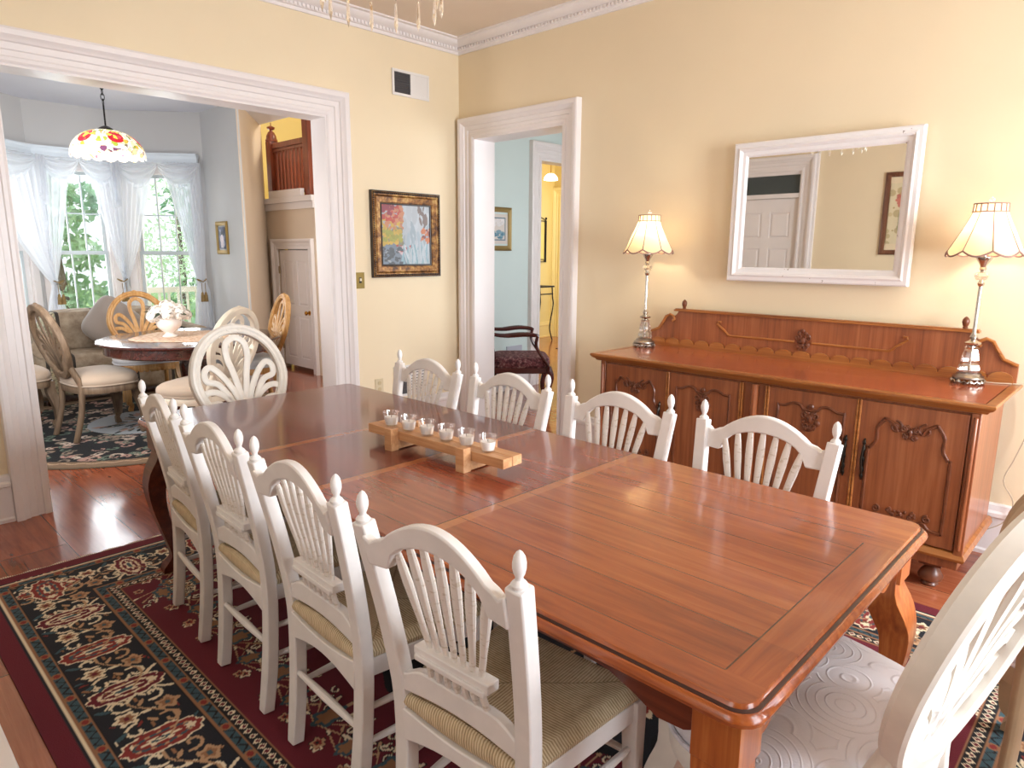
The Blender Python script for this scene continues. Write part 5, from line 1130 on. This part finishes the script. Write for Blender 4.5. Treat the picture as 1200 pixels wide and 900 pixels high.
t = thing('throw_pillow', 'grey-beige throw pillow leaning on the sofa behind the honey chair', 'pillow', (SX-.05, SY-.13, .73))
m = MB(); n = 24; vs = []
for j in range(13):
    for i in range(n):
        th = 2*PI*i/n; q = math.sin(PI*j/12)**.5; f = lambda v: math.copysign(abs(v)**.45, v); vs.append((.25*q*f(math.cos(th))*(1+.0), .09*math.copysign(abs(math.cos(PI*j/12))**1., math.cos(PI*j/12)), .25*q*f(math.sin(th))))
m.add(vs, [(j*n+i, j*n+(i+1) % n, (j+1)*n+(i+1) % n, (j+1)*n+i) for j in range(12) for i in range(n)])
M_pil = fabric('taupe_pillow_fabric', '#9d938c'); o = m.build('pillow_cover', M_pil, t); t.rotation_euler = (-.25, .72, 0)

# sheer curtains
def sheer():
    g = N('white_sheer_voile'); t = g.t
    tl = g.n('ShaderNodeBsdfTranslucent', ins={0: lin('#eef1f6')}); df = g.n('ShaderNodeBsdfDiffuse', ins={0: lin('#f4f6fa')}); tr = g.n('ShaderNodeBsdfTransparent', ins={0: (1, 1, 1, 1)})
    a = g.n('ShaderNodeMixShader', ins={0: .5, 1: df.outputs[0], 2: tl.outputs[0]}); b = g.n('ShaderNodeMixShader', ins={0: .66, 1: tr.outputs[0], 2: a.outputs[0]}); t.links.new(b.outputs[0], g.out.inputs[0]); return g.m
M_sheer = sheer(); M_tassel = paint('tan_tassel_cord', '#8d7448', .8, .2, 40.)
CL = [Vector(p) for p in ((1.05, 7.92), (1.86, 8.57), (2.60, 8.57), (3.30, 7.96))]; CLn = [(CL[i+1]-CL[i]).length for i in range(3)]; CT = sum(CLn)
def cpt(s):
    s = max(0, min(CT, s))
    for i in range(3):
        if s <= CLn[i] or i == 2: d = (CL[i+1]-CL[i]).normalized(); return CL[i]+d*min(s, CLn[i]), Vector((d.y, -d.x))
        s -= CLn[i]
def spx(x):
    best = min(range(200), key=lambda k: abs(cpt(CT*k/199)[0].x-x)); return CT*best/199
def curtain(label, xa, xb, xt, seed=0):
    sa, sb, st = spx(xa), spx(xb), spx(xt); zt, z1 = 1.12, 2.43
    t = thing('sheer_curtain', label, 'curtain', (cpt(st)[0].x, cpt(st)[0].y, 0), 0, 'sheer curtains of the bay'); O = t.location
    nu, nv = 110, 46
    def f(u, v):
        z = z1-(z1-.06)*v
        if z > zt: e = ((z-zt)/(z1-zt)); k = e**.8; s_ = st+(sa+(sb-sa)*u-st)*k+(u-.5)*.075*(1-k)
        else: e = (zt-z)/zt; k = e**.6; s_ = st+(u-.5)*(.075+.34*k); 
        kk = ((z-zt)/(z1-zt)) if z > zt else (zt-z)/zt
        p, n = cpt(s_); am = .012+.02*min(1, kk*1.5); o_ = .03+am*math.sin(u*2*PI*11+seed+.6*math.sin(v*5))+.008*math.sin(u*43+v*6)+.05*(1-min(1, kk*3))
        q = p+n*o_; return (q.x-O.x, q.y-O.y, z)
    MB().grid(f, nu, nv).build('voile_panel', M_sheer, t, ang=180)
    p, n = cpt(st); q = p+n*.10; q = (q.x-O.x, q.y-O.y)
    m = MB(); m.tube([(q[0]+.05*math.cos(a), q[1]+.035*math.sin(a), zt+.012+.03*abs(math.cos(a))) for a in [2*PI*i/20 for i in range(20)]], .006, 6, closed=True); tb_ = m.build('tieback_cord', M_tassel, t)
    for dx in (-.018, .02):
        m = MB().tube([(q[0]+dx, q[1]-.035, zt), (q[0]+dx, q[1]-.038, zt-.10)], .0035, 6).lathe([(.004, -.10), (.013, -.112), (.012, -.125), (.018, -.135), (.022, -.21), (.002, -.212)], (q[0]+dx, q[1]-.038, zt), 12); m.build('tassel', M_tassel, tb_)
curtain('sheer white curtain gathered at the left corner of the bay with a tan tassel', 1.22, 2.16, 1.86, 1)
curtain('sheer white curtain gathered between the middle and right bay windows with a tassel', 2.30, 2.92, 2.60, 2)
curtain('sheer white curtain drawn to the right end of the bay beside the small picture', 2.98, 3.29, 3.25, 3)
for k, (xa, xb, lb) in enumerate([(1.22, 1.84, 'left of the bay corner'), (1.88, 2.24, 'over the left half of the middle bay window'), (2.24, 2.60, 'over the right half of the middle bay window'), (2.62, 2.95, 'over the left half of the right bay window'), (2.95, 3.28, 'over the right half of the right bay window')]):
    sa, sb = spx(xa), spx(xb); O = cpt((sa+sb)/2)[0]
    def f(u, v):
        p, n = cpt(sa+(sb-sa)*u); sg = math.sin(PI*u)**.8; z = 2.425-.03*v-(.05+.19*v)*sg*v-.0*u; q = p+n*(.055+.03*math.sin(v*2*PI*4)*sg+.05*sg*math.sin(PI*v)); return (q.x-O.x, q.y-O.y, z)
    o = MB().grid(f, 26, 26).build('valance_swag', M_sheer, ang=180); o.location = (O.x, O.y, 0); tag(o, 'draped sheer swag below the pelmet '+lb, 'valance', 'sheer swags')
for xa, lb in ((1.84, 'at the left corner of the bay'), (2.60, 'between the middle and right bay windows')):
    s0 = spx(xa); O = cpt(s0)[0]
    def f(u, v):
        p, n = cpt(s0+(u-.5)*.17); z = 2.43-.50*v*(1-.25*abs(u-.5)*2); q = p+n*(.10+.02*math.sin(u*2*PI*4)); return (q.x-O.x, q.y-O.y, z)
    o = MB().grid(f, 30, 12).build('valance_jabot', M_sheer, ang=180); o.location = (O.x, O.y, 0); tag(o, 'sheer hanging jabot of the valance '+lb, 'valance', 'sheer jabots')

# leaded-glass pendant
def tiffany():
    g = N('stained_glass_shade'); v = g.obj(); n = g.noise(v, 9., 3, .6)
    x, y, z = g.sep(v); a = g.m_('DIVIDE', g.n('ShaderNodeMath', operation='ARCTAN2', ins={0: y, 1: x}).outputs[0], 2*PI)
    q = g.m_('FRACT', g.m_('MULTIPLY', g.m_('ADD', a, 1.), 6.)); dq = g.m_('SUBTRACT', q, .5)
    dz = g.m_('DIVIDE', g.m_('SUBTRACT', z, -.065), .062); dx = g.m_('DIVIDE', dq, .34); r = g.m_('SQRT', g.m_('ADD', g.m_('MULTIPLY', dx, dx), g.m_('MULTIPLY', dz, dz)))
    vo = g.n('ShaderNodeTexVoronoi', feature='F1', ins={'Vector': v, 'Scale': 34.}); cell = g.sep(vo.outputs[1])[0]
    flower = g.ramp(cell, [(.0, '#c81428'), (.5, '#e83a4a'), (.72, '#f6d24a'), (.9, '#d9281e')], 'CONSTANT'); leaf = g.ramp(cell, [(0., '#f3e7b0'), (.35, '#9aa83c'), (.5, '#f8f1d2'), (.72, '#e2b23c'), (.86, '#fdf7e2')], 'CONSTANT'); rim = g.ramp(cell, [(0., '#fff3df'), (.7, '#f7d9a0'), (.9, '#6a3d5a')], 'CONSTANT')
    col = g.mix(g.m_('LESS_THAN', r, .72), leaf, flower); col = g.mix(g.m_('LESS_THAN', z, -.135), col, rim)
    ring_ = g.m_('LESS_THAN', g.m_('ABSOLUTE', g.m_('SUBTRACT', r, 1.25)), .1); col = g.mix(ring_, col, '#fff6e4')
    ve = g.n('ShaderNodeTexVoronoi', feature='DISTANCE_TO_EDGE', ins={'Vector': v, 'Scale': 34.}).outputs[0]; lead = g.m_('LESS_THAN', ve, .035)
    col = g.mix(g.m_('MULTIPLY', lead, .8), col, '#3b1c16')
    g.fin(col, .25); g.set(g.b.inputs['Emission Color'], col); g.b.inputs['Emission Strength'].default_value = .5; return g.m
M_tif = tiffany(); M_blk = N('black_chain_iron').fin('#1e1b1a', .4, Metallic=.7)
PX, PY, PZ = 1.70, 5.72, 2.34
t = thing('stained_glass_pendant', 'domed red and cream stained-glass pendant lamp hanging on a black chain', 'pendant lamp', (PX, PY, PZ))
n = 96; m = MB(); vs = []; nv = 14
def tp(i, j):
    q = j/nv; a = 2*PI*i/n; r = .03+.215*math.sin(q*PI/2*.98); z = -.175*(1-math.cos(q*PI/2)); sc = abs(math.sin(a*9)); z -= .022*sc*max(0, q-.8)/.2; return (r*math.cos(a), r*math.sin(a), z)
m.add([tp(i, j) for j in range(nv+1) for i in range(n)], [(j*n+i, j*n+(i+1) % n, (j+1)*n+(i+1) % n, (j+1)*n+i) for j in range(nv) for i in range(n)]); m.build('glass_dome', M_tif, t, ang=60)
MB().lathe([(.004, .03), (.02, .025), (.05, .008), (.055, -.003), (.01, -.003)], n=20).build('cap', M_blk, t); MB().tube([(0, 0, .0), (0, 0, .17)], .006, 8).build('stem', M_blk, t)
L = BZ-PZ; k = 0; z = .17
while z < L-.02:
    d = (1, 0) if k % 2 else (0, 1); P = [(d[0]*.012*math.cos(a), d[1]*.012*math.cos(a), z+.019+.024*math.sin(a)) for a in [2*PI*i/14 for i in range(14)]]; MB().tube(P, .003, 5, closed=True).build('chain_link', M_blk, t); z += .036; k += 1
MB().lathe([(.06, L), (.055, L-.02), (.01, L-.03)], n=18).build('ceiling_canopy', M_blk, t)
MB().ell((0, 0, -.09), (.028, .028, .04), 12, 8).build('bulb', M_bulb, t)
l = bpy.data.lights.new('pendant_light', 'POINT'); l.energy = 5; l.color = (1, .85, .65); l.shadow_soft_size = .05; lo = bpy.data.objects.new('pendant_light', l); COL.objects.link(lo); lo.location = (0, 0, -.17); lo.parent = t

# small portrait by the bay, balustrade, landing step
art = blobs(.17, .24, '#3d4260', [('#8d8fa8', 20, .2, .8, .2, .9, .01, .03, 1.2), ('#d9ccd0', 12, .35, .7, .1, .6, .01, .025, 1.6), ('#272a3a', 16, 0, 1, .6, 1, .01, .03, 1.)], px=.004, seed=2)
frame_on_wall('small_portrait', 'small portrait in a gold frame on the wall right of the bay', 'picture', (3.377, 7.74, 1.62), -PI/2, .29, .36, .045, [(0, 0), (0, .008), (.01, .014), (.03, .020), (.045, .010), (.045, 0)], N('dull_gold').fin('#a98a4c', .4, Metallic=.5), art, inner='portrait')
M_bal = wood('stair_oak', '#5a2615', '#853f26', '#a4563a', 2, 1., .35, .3)
t = thing('stair_balustrade', 'reddish oak landing balustrade with square newel posts above the cupboard', 'balustrade', (4.33, 7.0, 2.117))
for y, h, w_ in ((1.32, .73, .055), (.42, 1.55, .06)):
    m = MB().box((-w_, y-w_, 0), (w_, y+w_, h-.04)); 
    if h < 1: m.lathe([(w_*1.3, h-.04), (w_*1.35, h-.02), (w_*1.15, h), (w_*1.1, h+.03), (w_*.7, h+.075), (.02, h+.09), (.018, h+.10), (.045, h+.115), (.05, h+.135), (.02, h+.15), (.006, h+.155), (.005, h+.19), (.001, h+.195)], (0, y, 0), 20)
    m.build('newel_post', M_bal, t, bevel=.004, ang=30)
MB().box((-.035, .48, .60), (.035, 1.27, .665)).box((-.022, .48, .56), (.022, 1.27, .60)).build('handrail', M_bal, t, bevel=.006)
MB().box((-.02, .48, .05), (.02, 1.27, .09)).build('base_rail', M_bal, t)
for k in range(9): y = .535+k*.085; MB().box((-.017, y-.022, .09), (.017, y+.022, .56)).build('baluster', M_bal, t, smooth=False)
t = thing('landing_block', 'white painted block on the ledge at the foot of the balustrade', 'block', (4.235, 7.86, 2.117)); MB().box((-.03, -.40, 0), (.02, .38, .085)).build('block', M_trim, t, smooth=False, bevel=.004)

# ------------------------------------------------------------------ side room and hall
art = blobs(.34, .30, '#dcd3cb', [('#7fa3b4', 30, .25, .8, .2, .45, .01, .03, .6), ('#e6e2e2', 30, .2, .8, .6, .85, .01, .03, .8), ('#4f7f96', 20, .3, .8, .2, .4, .008, .02, .4)], px=.004, seed=5)
t = frame_on_wall('seascape_print', 'framed pale seascape print on the blue wall beyond the doorway', 'picture', (5.06, 5.096, 1.72), 0, .46, .44, .05, [(0, 0), (0, .006), (.02, .012), (.04, .02), (.05, .012), (.05, 0)], N('brass_brown_frame').fin('#8b7340', .4, Metallic=.4), art, inner='print')
MB().sweep([(-.125, 0, -.105), (.125, 0, -.105), (.125, 0, .105), (-.125, 0, .105)], [(0, .011), (.012, .011), (.012, .0115), (0, .0115)], (0, -1, 0), closed=True).build('mat_line', paint('blue_mat_line', '#6f8592'), t)
M_arm = wood('dark_armchair_wood', '#2b0f0c', '#4a1c18', '#632a24', 1, 1., .2, .4)
g = N('dark_red_tapestry'); F_arm = g.fin(g.ramp(g.noise(g.obj(), 30., 4, .7), [(.4, '#3a1418'), (.52, '#6b3238'), (.66, '#a08078')]), .8)
t = thing('armchair', 'dark carved wooden armchair with patterned red seat in the side room', 'armchair', (4.87, 4.58, 0), -2.32)
# local +y front
MB().tube(smooth_path([(-.2, -.24, .42), (-.235, -.27, .6), (-.23, -.31, .82), (-.14, -.345, .98), (0, -.355, 1.03), (.14, -.345, .98), (.23, -.31, .82), (.235, -.27, .6), (.2, -.24, .42)], 5), .022, 8).build('back_frame', M_arm, t)
m = MB(); cushion(m, (-.2, -.335, .5), (.2, -.27, .97)); m.build('back_pad', F_arm, t)
cushion(MB(), (-.28, -.26, .38), (.28, .30, .50)).build('seat_cushion', F_arm, t)
m = MB().box((-.27, -.25, .34), (.27, .29, .40)); m.build('seat_rail', M_arm, t, bevel=.01)
for sx in (-1, 1):
    MB().tube(smooth_path([(sx*.235, -.28, .72), (sx*.27, -.15, .71), (sx*.30, .02, .725), (sx*.29, .14, .715), (sx*.285, .17, .70)], 4), [.016, .017, .018, .019, .02, .023, .024, .024, .023, .022, .021, .02, .019, .019, .018, .018, .018], 8).build('armrest', M_arm, t)
    MB().tube(smooth_path([(sx*.285, .165, .715), (sx*.283, .15, .62), (sx*.28, .20, .52), (sx*.275, .27, .42), (sx*.275, .27, .36)], 4), .015, 8).build('arm_support', M_arm, t)
    m = MB(); m.tube(smooth_path([(sx*.25, .27, .40), (sx*.27, .30, .30), (sx*.25, .27, .15), (sx*.255, .29, .02), (sx*.255, .29, 0)], 4), [.034-.0012*i for i in range(17)], 10); m.build('front_leg', M_arm, t)
    m = MB(); m.tube(smooth_path([(sx*.2, -.24, .42), (sx*.2, -.25, .2), (sx*.21, -.31, .0)], 4), .02, 8); m.v = [(x, y, max(0, z)) for x, y, z in m.v]; m.build('rear_leg', M_arm, t)
M_wi = N('black_wrought_iron').fin('#241f1e', .45, Metallic=.6)
t = thing('console_table', 'wrought iron console table with curved legs against the yellow hall wall', 'console table', (8.50, 7.66, 0))
MB().box((-.36, -.16, .90), (.36, .16, .925)).build('table_top', M_wi, t, bevel=.004)
for sy in (-1, 1): MB().box((-.34, sy*.14-.008, .78), (.34, sy*.14+.008, .80)).build('frame_bar', M_wi, t, smooth=False)
for sx in (-1, 1):
    for sy in (-1, 1): MB().tube(smooth_path([(sx*.32, sy*.14, .90), (sx*.33, sy*.14, .75), (sx*.345, sy*.145, .6), (sx*.29, sy*.14, .35), (sx*.27, sy*.14, .2), (sx*.31, sy*.15, .05), (sx*.33, sy*.15, .006)], 4), .011, 8).build('leg', M_wi, t)
t = thing('iron_wall_mirror', 'tall black iron framed mirror on the yellow hall wall', 'mirror', (8.72, 7.895, 1.66))
MB().box((-.34, -.006, -.33), (.34, -.002, .33)).build('mirror_glass', M_mir, t, smooth=False) if False else MB().box((-.33, -.006, -.32), (.33, -.001, .32)).build('mirror_glass', paint('painted_yellow_reflection', '#e6cd70', .3), t, smooth=False)  # glass painted yellow in place of a reflection of the hall walls
for x in (-.36, .33, -.31, .30): MB().box((x, -.02, -.35), (x+.014, -.004, .35)).build('upright', M_wi, t, smooth=False)
for z in (-.35, -.31, .335): MB().box((-.36, -.02, z), (.345, -.004, z+.013)).build('crossbar', M_wi, t, smooth=False)
MB().tube(smooth_path([(-.34, -.012, .35), (-.2, -.012, .40), (0, -.012, .47), (.2, -.012, .40), (.34, -.012, .35)], 5), .007, 6).build('crest_scroll', M_wi, t); [MB().ell((x, -.012, .385), (.018, .018, .022), 8, 6).build('ball_finial', M_wi, t) for x in (-.345, .335)]
t = thing('hall_pendant', 'lit white glass pendant lamp in the yellow hall', 'pendant lamp', (8.62, 7.42, 2.62))
MB().lathe([(.03, .10), (.06, .09), (.10, .05), (.115, 0), (.105, -.004), (.02, -.01)], n=24).build('glass_shade', emit('lit_opal_glass', '#fff4dc', 5.), t); MB().tube([(0, 0, .10), (0, 0, .37)], .006, 6).lathe([(.05, .355), (.055, .378)], n=16).build('stem', M_brass, t)
t = thing('floor_register', 'small dark metal register lying on the hall floor', 'register', (8.35, 6.75, 0)); MB().box((-.25, -.06, 0), (.25, .06, .008)).build('grate', M_wi, t, smooth=False)
t = thing('wall_register', 'pale grey wall register low on the blue wall behind the armchair', 'vent', (5.35, 5.098, .42)); MB().box((-.12, -.012, -.06), (.12, 0, .06)).build('cover', paint('grey_register_enamel', '#b9bcc8'), t, smooth=False, bevel=.002)
